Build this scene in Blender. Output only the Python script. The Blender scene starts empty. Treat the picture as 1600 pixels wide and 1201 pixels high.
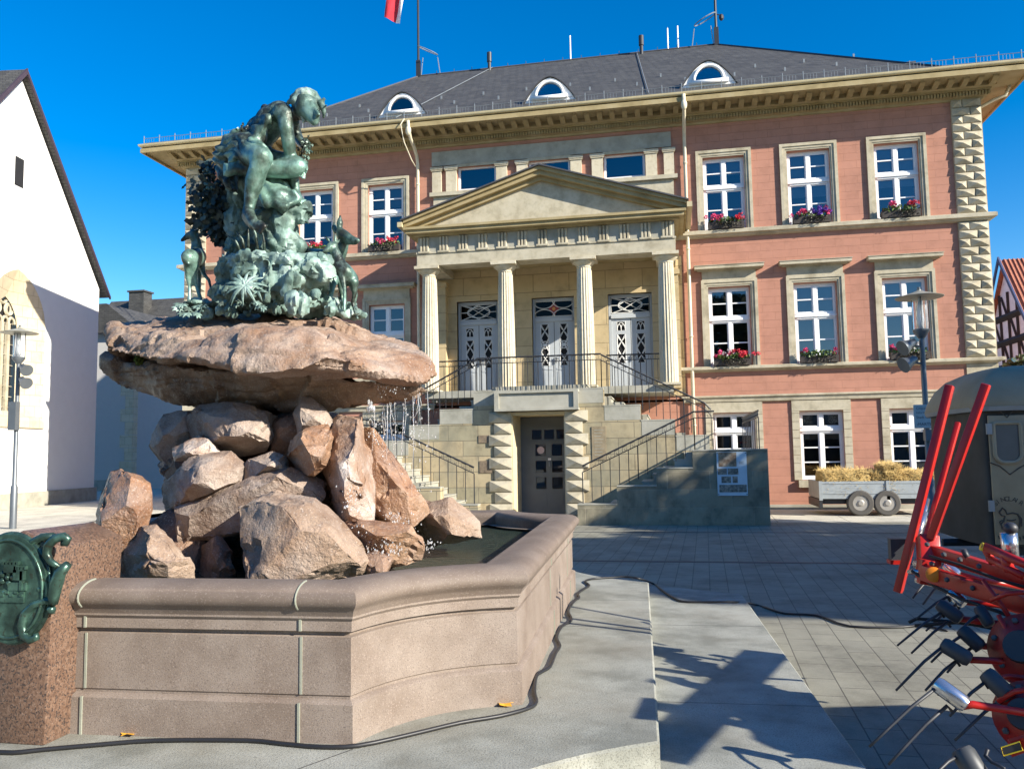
import bpy, bmesh, math, random
from mathutils import Vector, Matrix, noise
R = random.Random(7)
SC = bpy.context.scene
COL = SC.collection
# ------------------------------------------------------------------ camera model
F, PITCH, ROLL, YAW, HC = 1281.26, 0.083893, 0.015926, -0.190842, 1.7
D = 24.475            # distance of the town hall front
def ray(px, py):
    u, v = px - 800, py - 600.5
    c, s = math.cos(ROLL), math.sin(ROLL)
    u, v = c*u - s*v, s*u + c*v
    d = Vector((u/F, 1.0, -v/F))
    c, s = math.cos(PITCH), math.sin(PITCH)
    d = Vector((d.x, c*d.y - s*d.z, s*d.y + c*d.z))
    c, s = math.cos(YAW), math.sin(YAW)
    return Vector((c*d.x + s*d.y, -s*d.x + c*d.y, d.z))
EYE = Vector((0, 0, HC))
def W(px, py, Y):
    d = ray(px, py); return EYE + d*(Y/d.y)
def G(px, py, Z=0.0):
    d = ray(px, py); return EYE + d*((Z-HC)/d.z)
# ------------------------------------------------------------------ mesh builder
class MB:
    def __init__(s): s.v = []; s.f = []
    def add(s, vs, fs):
        o = len(s.v); s.v += [Vector(p) for p in vs]; s.f += [tuple(i+o for i in f) for f in fs]; return s
    def box(s, x0, x1, y0, y1, z0, z1):
        if x0 > x1: x0, x1 = x1, x0
        if y0 > y1: y0, y1 = y1, y0
        if z0 > z1: z0, z1 = z1, z0
        return s.add([(x0,y0,z0),(x1,y0,z0),(x1,y1,z0),(x0,y1,z0),(x0,y0,z1),(x1,y0,z1),(x1,y1,z1),(x0,y1,z1)],
              [(0,3,2,1),(4,5,6,7),(0,1,5,4),(1,2,6,5),(2,3,7,6),(3,0,4,7)])
    def poly(s, pts): return s.add(pts, [tuple(range(len(pts)))])
    def prism(s, pts, ext):     # pts: planar loop (3D), ext vector
        n = len(pts); e = Vector(ext); a = [Vector(p) for p in pts]
        return s.add(a + [p+e for p in a], [tuple(range(n-1,-1,-1)), tuple(range(n, 2*n))] + [(i,(i+1)%n,n+(i+1)%n,n+i) for i in range(n)])
    def tube(s, pts, r, n=8, closed=False, caps=True):
        P = [Vector(p) for p in pts]; m = len(P)
        rr = r if isinstance(r, (list, tuple)) else [r]*m
        rings = []; up = None
        for i in range(m):
            if closed: t = P[(i+1) % m] - P[i-1]
            else: t = P[min(i+1, m-1)] - P[max(i-1, 0)]
            if t.length < 1e-9: t = Vector((0,0,1))
            t.normalize()
            if up is None: up = Vector((0,0,1)) if abs(t.z) < .9 else Vector((1,0,0))
            a = t.cross(up)
            if a.length < 1e-6: a = t.cross(Vector((0,1,0)))
            a.normalize(); b = a.cross(t); up = b
            rings.append([P[i] + (a*math.cos(2*math.pi*k/n) + b*math.sin(2*math.pi*k/n))*rr[i] for k in range(n)])
        vs = [p for q in rings for p in q]; fs = []
        for i in range(m if closed else m-1):
            j = (i+1) % m
            for k in range(n): fs.append((i*n+k, i*n+(k+1) % n, j*n+(k+1) % n, j*n+k))
        if caps and not closed: fs += [tuple(range(n-1,-1,-1)), tuple(range((m-1)*n, m*n))]
        return s.add(vs, fs)
    def cyl(s, a, b, r, r2=None, n=12): return s.tube([a, b], [r, r if r2 is None else r2], n)
    def lathe(s, prof, c, n=24, ax=None):   # prof: (r, h) list; ax: axis vector
        c = Vector(c); ax = Vector(ax or (0,0,1)).normalized()
        a = ax.cross(Vector((0,1,0)) if abs(ax.y) < .9 else Vector((1,0,0))).normalized(); b = ax.cross(a)
        vs = []; fs = []; m = len(prof)
        for r, h in prof:
            for k in range(n):
                t = 2*math.pi*k/n; vs.append(c + ax*h + (a*math.cos(t)+b*math.sin(t))*max(r, 1e-4))
        for i in range(m-1):
            for k in range(n): fs.append((i*n+k, i*n+(k+1) % n, (i+1)*n+(k+1) % n, (i+1)*n+k))
        fs += [tuple(range(n-1,-1,-1)), tuple(range((m-1)*n, m*n))]
        return s.add(vs, fs)
    def ball(s, c, r, seg=10, rings=7, M=None):
        rx, ry, rz = r if isinstance(r, (tuple, list)) else (r, r, r)
        vs = [(0,0,-rz)]; fs = []
        for i in range(1, rings):
            p = -math.pi/2 + math.pi*i/rings
            for k in range(seg):
                t = 2*math.pi*k/seg; vs.append((rx*math.cos(p)*math.cos(t), ry*math.cos(p)*math.sin(t), rz*math.sin(p)))
        vs.append((0,0,rz)); L = len(vs)-1
        for k in range(seg): fs.append((0, 1+(k+1) % seg, 1+k))
        for i in range(rings-2):
            for k in range(seg): fs.append((1+i*seg+k, 1+i*seg+(k+1) % seg, 1+(i+1)*seg+(k+1) % seg, 1+(i+1)*seg+k))
        for k in range(seg): fs.append((L, 1+(rings-2)*seg+k, 1+(rings-2)*seg+(k+1) % seg))
        c = Vector(c)
        return s.add([c + (M @ Vector(p) if M else Vector(p)) for p in vs], fs)
    def cap(s, p0, r0, p1, r1, n=12):       # tapered capsule
        s.tube([p0, p1], [r0, r1], n); s.ball(p0, r0*1.0, n, 8); s.ball(p1, r1*1.0, n, 8); return s
    def mesh(s, name):
        me = bpy.data.meshes.new(name); me.from_pydata([tuple(p) for p in s.v], [], s.f); me.update(); return me
    def build(s, name, mat, parent=None, smooth=False, recalc=True):
        off = LOC.get(parent.name, Vector()) if parent else Vector()
        me = bpy.data.meshes.new(name); me.from_pydata([tuple(p-off) for p in s.v], [], s.f)
        return link(name, me, mat, parent, smooth, recalc)
LOC = {}
def link(name, me, mat, parent=None, smooth=False, recalc=True):
    if recalc:
        bm = bmesh.new(); bm.from_mesh(me); bmesh.ops.recalc_face_normals(bm, faces=bm.faces); bm.to_mesh(me); bm.free()
    if smooth is True: me.polygons.foreach_set('use_smooth', [True]*len(me.polygons))
    elif smooth:
        me.polygons.foreach_set('use_smooth', [True]*len(me.polygons)); me.set_sharp_from_angle(angle=math.radians(smooth))
    me.materials.append(mat); me.update()
    o = bpy.data.objects.new(name, me); COL.objects.link(o)
    if parent:
        o.parent = parent; LOC[o.name] = LOC.get(parent.name, Vector())
    else: LOC[o.name] = Vector()
    return o
def tag(o, label=None, cat=None, group=None, kind=None):
    if label: o['label'] = label
    if cat: o['category'] = cat
    if group: o['group'] = group
    if kind: o['kind'] = kind
    return o
def thing(name, label, cat, loc=(0,0,0), group=None):
    o = bpy.data.objects.new(name, None); COL.objects.link(o); o.location = loc; o.empty_display_size = .2
    LOC[o.name] = Vector(loc); return tag(o, label, cat, group)
def rebase(o, loc=None):    # put a single-mesh thing's origin at its base
    me = o.data
    xs = [v.co for v in me.vertices]
    c = Vector(loc) if loc else Vector((sum(p.x for p in xs)/len(xs), sum(p.y for p in xs)/len(xs), min(p.z for p in xs)))
    me.transform(Matrix.Translation(-c)); o.location = c; LOC[o.name] = c; return o
def copy_tree(o, loc=None, parent=None):
    c = o.copy(); COL.objects.link(c)
    if parent: c.parent = parent
    if loc is not None: c.location = loc
    for ch in list(o.children): copy_tree(ch, None, c)
    return c
def realize(mb, mods, name='m'):
    me = mb.mesh(name) if isinstance(mb, MB) else mb
    o = bpy.data.objects.new('tmp', me); COL.objects.link(o)
    for t, kw in mods:
        m = o.modifiers.new(t, t)
        for k, v in kw.items(): setattr(m, k, v)
    dg = bpy.context.evaluated_depsgraph_get()
    out = bpy.data.meshes.new_from_object(o.evaluated_get(dg))
    bpy.data.objects.remove(o); bpy.data.meshes.remove(me); return out
def voxel(mb, vox, smooth=0, fac=.5):
    mods = [('REMESH', dict(mode='VOXEL', voxel_size=vox))]
    if smooth: mods.append(('SMOOTH', dict(iterations=smooth, factor=fac)))
    return realize(mb, mods)
def fbm(p, o=4, g=2.1):
    a = 0; k = 1; t = 0
    for _ in range(o): a += k*noise.noise(p); t += k; p = p*g + Vector((3.1,1.7,9.2)); k *= .5
    return a/t
def displace(me, fn):
    me.update(); no = [v.normal.copy() for v in me.vertices]
    for v, n in zip(me.vertices, no): v.co += fn(v.co, n)
    me.update(); return me
# ------------------------------------------------------------------ materials
MATS = {}
def newmat(name):
    m = bpy.data.materials.new(name); m.use_nodes = True; nt = m.node_tree
    return m, nt, nt.nodes['Principled BSDF']
def nd(nt, t, **kw):
    n = nt.nodes.new(t)
    for k, v in kw.items():
        if hasattr(n, k): setattr(n, k, v)
        else: n.inputs[k].default_value = v
    return n
def ramp(nt, fac, cols, lo=.25, hi=.75):
    r = nd(nt, 'ShaderNodeValToRGB'); e = r.color_ramp.elements; n = len(cols)
    while len(e) < n: e.new(.5)
    for i, c in enumerate(cols):
        e[i].position = lo + (hi-lo)*i/max(1, n-1); e[i].color = (*c, 1)
    nt.links.new(fac, r.inputs[0]); return r.outputs[0]
def mixc(nt, fac, a, b, mode='MIX'):
    m = nd(nt, 'ShaderNodeMix', data_type='RGBA', blend_type=mode)
    for s, v in ((0, fac), (6, a), (7, b)):
        if hasattr(v, 'links') or hasattr(v, 'is_linked'): nt.links.new(v, m.inputs[s])
        else: m.inputs[s].default_value = v if s == 0 else (*v, 1)
    return m.outputs[2]
def tex(nt, scale=5, detail=6, rough=.6, stretch=None, off=0):
    tc = nd(nt, 'ShaderNodeTexCoord'); mp = nd(nt, 'ShaderNodeMapping')
    nt.links.new(tc.outputs['Object'], mp.inputs[0])
    if stretch: mp.inputs['Scale'].default_value = stretch
    mp.inputs['Location'].default_value = (off, off*1.3, off*.7)
    n = nd(nt, 'ShaderNodeTexNoise'); n.inputs['Scale'].default_value = scale; n.inputs['Detail'].default_value = detail; n.inputs['Roughness'].default_value = rough
    nt.links.new(mp.outputs[0], n.inputs['Vector']); return n.outputs[0]
def bump(nt, b, h, strength=.3, dist=.02):
    n = nd(nt, 'ShaderNodeBump'); n.inputs['Strength'].default_value = strength; n.inputs['Distance'].default_value = dist
    nt.links.new(h, n.inputs['Height'])
    if b.inputs['Normal'].is_linked: nt.links.new(b.inputs['Normal'].links[0].from_socket, n.inputs['Normal'])
    nt.links.new(n.outputs[0], b.inputs['Normal'])
def pm(name, cols, scale=4, rough=.8, bs=40, bst=.25, bd=.01, metal=0, lo=.3, hi=.7, stretch=None, spec=.5, speck=None, detail=6):
    if name in MATS: return MATS[name]
    m, nt, b = newmat(name)
    c = ramp(nt, tex(nt, scale, detail, .6, stretch), cols, lo, hi)
    if speck:       # (scale, color, amount): mineral grains / stains
        for sc, colr, thr, amt in speck:
            s = nd(nt, 'ShaderNodeMapRange'); nt.links.new(tex(nt, sc, 2 if sc > 20 else 8, .5 if sc > 20 else .62, None, sc*.1), s.inputs[0]); w_ = .02 if sc > 20 else .14
            s.inputs[1].default_value = thr-w_; s.inputs[2].default_value = thr+w_
            k = nd(nt, 'ShaderNodeMath', operation='MULTIPLY'); nt.links.new(s.outputs[0], k.inputs[0]); k.inputs[1].default_value = amt
            c = mixc(nt, k.outputs[0], c, colr)
    nt.links.new(c, b.inputs['Base Color']); b.inputs['Roughness'].default_value = rough; b.inputs['Metallic'].default_value = metal
    b.inputs['Specular IOR Level'].default_value = spec
    if bst: bump(nt, b, tex(nt, bs, 5, .65), bst, bd)
    MATS[name] = m; return m
def flat(name, col, rough=.5, metal=0, spec=.5, var=.12, bst=0):
    c = tuple(col); d = tuple(max(0, x*(1-var)) for x in c); e = tuple(min(1, x*(1+var)) for x in c)
    return pm(name, [d, c, e], 3, rough, 60, bst, .004, metal, spec=spec)
def ashlar(name, c1, c2, mortar, bw, bh, rough=.85, msize=.012, stain=None, off=.5, bst=.4, noise_amt=.35):
    m, nt, b = newmat(name)
    tc = nd(nt, 'ShaderNodeTexCoord'); sp = nd(nt, 'ShaderNodeSeparateXYZ'); cb = nd(nt, 'ShaderNodeCombineXYZ')
    nt.links.new(tc.outputs['Object'], sp.inputs[0])
    ad = nd(nt, 'ShaderNodeMath', operation='ADD'); nt.links.new(sp.outputs[0], ad.inputs[0]); nt.links.new(sp.outputs[1], ad.inputs[1])
    nt.links.new(ad.outputs[0], cb.inputs[0]); nt.links.new(sp.outputs[2], cb.inputs[1])
    br = nd(nt, 'ShaderNodeTexBrick'); nt.links.new(cb.outputs[0], br.inputs['Vector'])
    br.inputs['Scale'].default_value = 1; br.inputs['Brick Width'].default_value = bw; br.inputs['Row Height'].default_value = bh
    br.inputs['Mortar Size'].default_value = msize; br.inputs['Mortar Smooth'].default_value = .3; br.offset = off
    br.inputs['Color1'].default_value = (*c1, 1); br.inputs['Color2'].default_value = (*c2, 1); br.inputs['Mortar'].default_value = (*mortar, 1)
    g = ramp(nt, tex(nt, 2.2, 8, .65), [(1-noise_amt,)*3, (1,1,1), (1+noise_amt*.4,)*3], .3, .7)
    c = mixc(nt, 1.0, br.outputs[0], g, 'MULTIPLY')
    if stain: c = mixc(nt, ramp(nt, tex(nt, 1.1, 7, .7, (1,1,.35)), [(0,0,0), (.75,)*3], .5, .72), c, stain)
    nt.links.new(c, b.inputs['Base Color']); b.inputs['Roughness'].default_value = rough; b.inputs['Specular IOR Level'].default_value = .25
    iv = nd(nt, 'ShaderNodeMath', operation='SUBTRACT'); iv.inputs[0].default_value = 1; nt.links.new(br.outputs['Fac'], iv.inputs[1])
    bump(nt, b, iv.outputs[0], .7, .012); bump(nt, b, tex(nt, 45, 5, .7), bst, .006)
    MATS[name] = m; return m
def M(n): return MATS[n]
def paving(name, c1, c2, mortar, bw, bh, rot=0, msize=.006, rough=.75, stain=None):
    m, nt, b = newmat(name)
    tc = nd(nt, 'ShaderNodeTexCoord'); mp = nd(nt, 'ShaderNodeMapping'); nt.links.new(tc.outputs['Object'], mp.inputs[0])
    mp.inputs['Rotation'].default_value = (0, 0, rot)
    br = nd(nt, 'ShaderNodeTexBrick'); nt.links.new(mp.outputs[0], br.inputs['Vector'])
    br.inputs['Scale'].default_value = 1; br.inputs['Brick Width'].default_value = bw; br.inputs['Row Height'].default_value = bh
    br.inputs['Mortar Size'].default_value = msize; br.inputs['Mortar Smooth'].default_value = .2
    for k, v in (('Color1', c1), ('Color2', c2), ('Mortar', mortar)): br.inputs[k].default_value = (*v, 1)
    g = ramp(nt, tex(nt, 1.1, 10, .75), [(.6,)*3, (.97,)*3, (1.15,)*3], .34, .66)
    c = mixc(nt, 1.0, br.outputs[0], g, 'MULTIPLY')
    c = mixc(nt, 1.0, c, ramp(nt, tex(nt, 160, 2, .5), [(.8,)*3, (1.15,)*3], .35, .65), 'MULTIPLY')
    nt.links.new(c, b.inputs['Base Color']); b.inputs['Roughness'].default_value = rough; b.inputs['Specular IOR Level'].default_value = .3
    iv = nd(nt, 'ShaderNodeMath', operation='SUBTRACT'); iv.inputs[0].default_value = 1; nt.links.new(br.outputs['Fac'], iv.inputs[1])
    bump(nt, b, iv.outputs[0], .8, .008); bump(nt, b, tex(nt, 90, 4, .7), .25, .004)
    MATS[name] = m; return m
# ---- walls and stone
def pinkwall(name, bw, bh):
    return ashlar(name, (.450,.222,.158), (.425,.208,.147), (.355,.175,.122), bw, bh, .9, .005, (.39,.193,.134), .5, .12, .18)
pinkwall('pink_ashlar', .69, .226); pinkwall('pink_rusticated', 60, .236)
pm('sandstone', [(.30,.26,.18), (.46,.41,.30), (.52,.47,.36)], 2.0, .9, 40, .3, .008, speck=[(7, (.22,.20,.15), .62, .45)])
pm('sandstone_ochre', [(.26,.20,.095), (.35,.275,.14), (.39,.32,.185)], 2.0, .9, 40, .25, .006)
pm('sandstone_grey', [(.27,.265,.215), (.36,.345,.285), (.41,.395,.335)], 2.0, .9, 35, .35, .008, speck=[(2.4, (.17,.165,.125), .64, .6)])
pm('column_stone', [(.40,.35,.25), (.56,.50,.37), (.60,.54,.42)], 1.6, .9, 40, .3, .006, stretch=(1,1,.25), speck=[(9, (.3,.22,.12), .64, .5)])
ashlar('porch_stone', (.55,.43,.25), (.49,.385,.22), (.33,.26,.15), 1.1, .55, stain=None, noise_amt=.22)
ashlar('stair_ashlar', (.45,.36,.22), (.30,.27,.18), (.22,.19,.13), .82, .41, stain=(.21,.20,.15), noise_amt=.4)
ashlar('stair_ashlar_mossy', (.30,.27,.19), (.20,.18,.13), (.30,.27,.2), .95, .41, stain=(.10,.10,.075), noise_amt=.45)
flat('plaster_cream', (.62,.52,.33), .9, bst=.1)
ashlar('slate', (.092,.089,.083), (.066,.064,.061), (.028,.027,.026), .28, .11, .6, .008, None, .5, .5, .3)
pm('tile_red', [(.24,.08,.045), (.36,.13,.075), (.42,.17,.10)], 5, .8, 12, .3, .02)
flat('zinc', (.25,.27,.28), .5, .4, bst=.1); flat('lead_dark', (.06,.06,.065), .6)
flat('gutter_cream', (.50,.42,.25), .5, bst=.05); flat('pipe_cream', (.62,.56,.42), .5, bst=.05)
flat('white_paint', (.80,.80,.80), .45, var=.03); flat('door_grey', (.47,.50,.52), .5, var=.06, bst=.08)
flat('door_dark', (.13,.14,.145), .55, var=.1, bst=.1); flat('tracery_white', (.72,.72,.70), .5, var=.05)
flat('iron', (.035,.037,.042), .5, .3); flat('black_plastic', (.018,.018,.02), .45); flat('rubber', (.02,.02,.02), .8, bst=.2)
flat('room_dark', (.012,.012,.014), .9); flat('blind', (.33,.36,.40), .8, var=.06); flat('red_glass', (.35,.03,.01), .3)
flat('amber', (.85,.25,.02), .35); flat('gold_glass', (.7,.32,.05), .4)
def glassmat(name, refl, tint, ior=1.9):
    m, nt, b = newmat(name); nt.nodes.remove(b); out = nt.nodes['Material Output']
    g = nd(nt, 'ShaderNodeBsdfGlossy'); g.inputs['Color'].default_value = (*refl, 1); g.inputs['Roughness'].default_value = .02
    t = nd(nt, 'ShaderNodeBsdfTransparent'); t.inputs['Color'].default_value = (*tint, 1)
    fr = nd(nt, 'ShaderNodeFresnel'); fr.inputs['IOR'].default_value = ior
    bp = nd(nt, 'ShaderNodeBump'); bp.inputs['Strength'].default_value = .02; bp.inputs['Distance'].default_value = .05; nt.links.new(tex(nt, 1.2, 1, .5), bp.inputs['Height'])
    nt.links.new(bp.outputs[0], g.inputs['Normal'])
    mx = nd(nt, 'ShaderNodeMixShader'); nt.links.new(fr.outputs[0], mx.inputs[0]); nt.links.new(t.outputs[0], mx.inputs[1]); nt.links.new(g.outputs[0], mx.inputs[2])
    nt.links.new(mx.outputs[0], out.inputs[0]); MATS[name] = m; return m
glassmat('glass', (.9,.95,1), (.75,.8,.85), 2.2); glassmat('glass_dark', (.5,.5,.5), (.15,.15,.17), 1.35)
# ================================================================== ground
paving('paving', (.285,.272,.215), (.245,.235,.19), (.12,.112,.095), .44, .22, math.radians(92.2), .005)
paving('paving_pale', (.60,.56,.46), (.54,.50,.42), (.25,.23,.2), 1.6, 1.6, math.radians(92.2), .012)
g = MB(); N = 24
g.poly([(-150,-60,0), (150,-60,0), (150,240,0), (-150,240,0)])
tag(g.build('ground', M('paving')), kind='structure')
p = MB(); p.poly([(-15.9,20.2,.004), (60,20.2,.004), (60,24.6,.004), (-15.9,24.6,.004)]); p.poly([(-60,6,.004), (-10.2,9,.004), (-14.5,24,.004), (-15.92,40,.004), (-60,60,.004)])
tag(p.build('pavement', M('paving_pale')), kind='structure')
# slot drains across the square
for y, w, lab in ((13.06, .13, 'dark slot drain across the paving, the nearer one to the fountain'), (17.72, .08, 'thin dark slot drain across the paving in front of the stair')):
    m = MB().box(-9, 40, y-w/2, y+w/2, -.02, .005); k = m.build('slot_drain', M('lead_dark')); rebase(k); tag(k, lab, 'drain', 'slot drains in the square')
# ================================================================== town hall
TH = thing('town_hall', 'three storey pink town hall with stone portico, quoins and dark slate roof', 'building', (-3.5, D, 0))
CX, QH, QW = -3.5, 12.31, .775
XL, XR = CX-QH, CX+QH
BX = {}
for b in (5, 6, 7): BX[b] = CX + 4.46 + (b-5)*2.392
for b in (3, 2, 1): BX[b] = CX - 4.46 - 1.592 - (3-b)*2.392
WW = 1.592
PCX = -3.40
def wallgrid(mb, x0, x1, z0, z1, y, holes, depth=.3):
    xs = sorted({x0, x1, *[h for q in holes for h in q[:2] if x0 < h < x1]}); zs = sorted({z0, z1, *[h for q in holes for h in q[2:] if z0 < h < z1]})
    for i in range(len(xs)-1):
        for j in range(len(zs)-1):
            cx, cz = (xs[i]+xs[i+1])/2, (zs[j]+zs[j+1])/2
            if any(a < cx < b and c < cz < d for a, b, c, d in holes): continue
            mb.poly([(xs[i],y,zs[j]), (xs[i+1],y,zs[j]), (xs[i+1],y,zs[j+1]), (xs[i],y,zs[j+1])])
    for a, b, c, d in holes:      # reveals
        mb.poly([(a,y,c), (a,y+depth,c), (a,y+depth,d), (a,y,d)]); mb.poly([(b,y,c), (b,y,d), (b,y+depth,d), (b,y+depth,c)])
        mb.poly([(a,y,d), (a,y+depth,d), (b,y+depth,d), (b,y,d)]); mb.poly([(a,y,c), (b,y,c), (b,y+depth,c), (a,y+depth,c)])
holesU, holesG = [], []
for b, x in BX.items():
    holesU += [(x+.2, x+WW-.2, 8.14, 10.36), (x+.2, x+WW-.2, 4.12, 6.45)]
    holesG += [(x+.03+.2, x+WW+.03-.2, .82, 2.76)]
CL = [(-6.37,-5.13), (-4.10,-2.80), (-1.77,-.53)]
holesU += [(a, b, 9.97, 10.72) for a, b in CL]
DOORS = [(-6.43,-5.13), (-4.07,-2.77), (-1.75,-.45)]
holesU += [(a, b, 3.55, 6.42) for a, b in DOORS]
w = MB(); wallgrid(w, XL+.02, XR-.02, 3.20, 11.46, D, holesU)
w.build('wall', M('pink_ashlar'), TH, recalc=False)
w = MB(); wallgrid(w, XL+.02, XR-.02, 0, 3.14, D, holesG)
w.build('ground_floor_wall', M('pink_rusticated'), TH, recalc=False)
w = MB(); w.box(XL+.02, XL+.3, D, D+22, 0, 11.46); w.box(XR-.3, XR-.02, D, D+22, 0, 11.46); w.box(XL+.3, XR-.3, D+21.7, D+22, 0, 11.46)
w.build('side_wall', M('pink_ashlar'), TH)
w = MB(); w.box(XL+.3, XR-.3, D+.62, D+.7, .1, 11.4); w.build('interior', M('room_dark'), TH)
MB().box(XL-.06, XR+.06, D-.06, D+.01, 0, .14).build('plinth', M('sandstone_grey'), TH)
# string courses: profile sweep along the front
def course(name, x0, x1, prof, mat, ret=1.2):   # prof list of (protrusion, z)
    m = MB(); n = len(prof); vs = []
    for x, sx in ((x0, -1), (x1, 1)):
        for pr, z in prof: vs.append((x+sx*pr, D-pr, z))
    for x, sx in ((x0, -1), (x1, 1)):
        for pr, z in prof: vs.append((x+sx*pr, D+ret, z))
    fs = []
    for i in range(n-1):
        fs += [(i, i+1, n+i+1, n+i), (i, 2*n+i, 2*n+i+1, i+1), (n+i, n+i+1, 3*n+i+1, 3*n+i)]
    return m.add(vs, fs).build(name, mat, TH, 30)
course('sill_course', XL, XR, [(0,7.93),(.10,7.96),(.12,8.0),(.20,8.02),(.20,8.12),(.16,8.14),(0,8.15)], M('sandstone'))
for a_, b_ in ((XL, -7.25), (.45, XR)): course('sill_course', a_, b_, [(0,3.96),(.08,3.99),(.10,4.02),(.18,4.03),(.18,4.10),(.14,4.12),(0,4.13)], M('sandstone'))
for a_, b_ in ((XL, -7.25), (.45, XR)): course('storey_band', a_, b_, [(0,3.07),(.07,3.09),(.09,3.2),(.13,3.22),(.13,3.26),(0,3.28)], M('sandstone'))
# quoins: diamond-pointed blocks
def quoin_block(m, x0, x1, z0, z1, y, p=.085, g=.011):
    x0 += g; x1 -= g; z0 += g; z1 -= g; a = (x0+x1)/2; c = (z0+z1)/2
    m.add([(x0,y,z0),(x1,y,z0),(x1,y,z1),(x0,y,z1),(x0,y-.05,z0),(x1,y-.05,z0),(x1,y-.05,z1),(x0,y-.05,z1),(a,y-.05-p,c)],
          [(0,1,5,4),(1,2,6,5),(2,3,7,6),(3,0,4,7),(4,5,8),(5,6,8),(6,7,8),(7,4,8)])
for side in (-1, 1):
    m = MB(); xe = XR if side > 0 else XL
    for za, zb, nrow in ((4.14,7.92,16), (8.16,11.44,14)):
        h = (zb-za)/nrow
        for i in range(nrow):
            sp = .49 if i % 2 == 0 else .29
            a, b = (xe-QW, xe) if side > 0 else (xe, xe+QW)
            s = a+sp if side > 0 else b-sp
            quoin_block(m, a, s, za+i*h, za+(i+1)*h, D-.02); quoin_block(m, s, b, za+i*h, za+(i+1)*h, D-.02)
            # return face
            for (u, v) in ((0, sp), (sp, QW)):
                x = xe+side*.03; g_ = .012; z0, z1 = za+i*h+g_, za+(i+1)*h-g_
                y0, y1 = D+u+g_, D+v-g_
                m.add([(x,y0,z0),(x,y1,z0),(x,y1,z1),(x,y0,z1),(x+side*.035,(y0+y1)/2,(z0+z1)/2)], [(0,1,4),(1,2,4),(2,3,4),(3,0,4)])
    a, b = (xe-QW, xe) if side > 0 else (xe, xe+QW)
    m.box(a+.005, b+.02*side, D-.03, D+.5, 4.13, 7.93); m.box(a+.005, b+.02*side, D-.03, D+.5, 8.15, 11.45)
    m.box(a-.02, b+.05*side, D-.06, D+.5, .14, 3.07); m.box(a, b+.03*side, D-.03, D+.5, 3.28, 3.96)
    m.build('corner_quoins', M('sandstone'), TH)
# cornice
P = 1.10
course('cornice', XL, XR, [(0,11.40),(.05,11.41),(.07,11.46),(.16,11.48)], M('sandstone_ochre'), 22)
cor = course('cornice', XL, XR, [(.16,11.48),(.16,11.60),(.24,11.61),(.24,11.66),(.28,11.66)], M('sandstone_ochre'), 22)
course('cornice_soffit', XL, XR, [(.28,11.66),(.34,11.68),(.34,11.80),(P-.12,11.80),(P-.12,11.73),(P-.06,11.73),(P-.06,11.86),(P-.16,11.93),(P-.18,12.0)], M('sandstone_ochre'), 22)
m = MB(); x = XL-.2
while x < XR+.2: m.box(x, x+.052, D-.225, D-.15, 11.485, 11.595); x += .083
tag(m.build('dentils', M('sandstone_ochre'), cor), kind='stuff')
m = MB(); pr = [(.335,11.80),(.335,11.68),(.45,11.67),(.60,11.70),(.72,11.745),(.74,11.80)]
m.prism([(0, D-a, z) for a, z in pr], (.15,0,0)); mod0 = m.build('modillion', M('sandstone_ochre'), cor); mod0.location.x = 0
nmod = 68
for i in range(nmod):
    o = mod0 if i == 0 else copy_tree(mod0, None, cor)
    o.location.x = XL-.28 + i*(QH*2+.56-.15)/(nmod-1)
# gutter, snow guard
def bar(mb, a, b, r=.012, n=5): mb.tube([a, b], r, n)
m = MB(); n = 9
for k in range(n-1): pass
gp = [(P-.05+.075*math.cos(t)-.02, 11.985+.075*math.sin(t)) for t in [math.pi + math.pi*k/8 for k in range(9)]]
o = course('gutter', XL, XR, [(a-.01, z) for a, z in [(gp[0][0], 12.0)] + gp + [(gp[-1][0], 12.0)]], M('gutter_cream'), 22)
m = MB(); x = XL-P+.15; i = 0
yg = D-P+.12
while x < XR+P-.25:
    bar(m, (x, yg, 12.0), (x, yg, 12.30), .014)
    if i % 5 == 0: pass
    for k in range(1, 5): bar(m, (x+.085*k+.02, yg, 12.06), (x+.085*k+.02, yg, 12.22), .005, 3)
    x += .56; i += 1
for z in (12.06, 12.22): bar(m, (XL-P+.15, yg, z), (XR+P-.25, yg, z), .009)
m.build('snow_guard', M('zinc'), TH)
# roof
RZ = 12.03; ry0 = D-P+.2; ridge = (-10.1, 2.25, D+8.0, 17.8); bx0, bx1 = -13.2, 7.75; yb = D+22.6
m = MB(); A_, B_, C_, D_ = (bx0,ry0,RZ), (bx1,ry0,RZ), (bx1,yb,RZ), (bx0,yb,RZ); E_, F_ = (ridge[0],ridge[2],ridge[3]), (ridge[1],ridge[2],ridge[3])
m.add([A_,B_,C_,D_,E_,F_,(ridge[1],ridge[2]+6.4,ridge[3]),(ridge[0],ridge[2]+6.4,ridge[3])], [(0,1,5,4),(1,2,6,5),(2,3,7,6),(3,0,4,7),(4,5,6,7)]); roof = m.build('roof', M('slate'), TH)
m = MB(); m.box(XL-P+.15, XR+P-.15, D-P+.16, D+22.7, 11.9, 12.02); m.build('eaves_flashing', M('lead_dark'), TH)
rs = (ridge[3]-RZ)/(ridge[2]-ry0)
def roofz(y): return RZ + (y-ry0)*rs
m = MB(); m.box(4.2, 7.6, D+2.2, D+5, 12.0, 13.55); m.box(4.0, 7.8, D+2.0, D+5.1, 13.55, 13.62); m.build('roof_annex', M('lead_dark'), TH)
m = MB()
for a, b in ((E_,F_), (A_,E_), (B_,F_)): m.tube([a, b], .05, 6)
for t in [i/16 for i in range(17)]:
    q = Vector(E_).lerp(Vector(F_), t); bar(m, q, q+Vector((0,0,.16)), .014)
for q in (W(655,240-75,D), ): pass
m.build('ridge_tiles', M('lead_dark'), roof)
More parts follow.
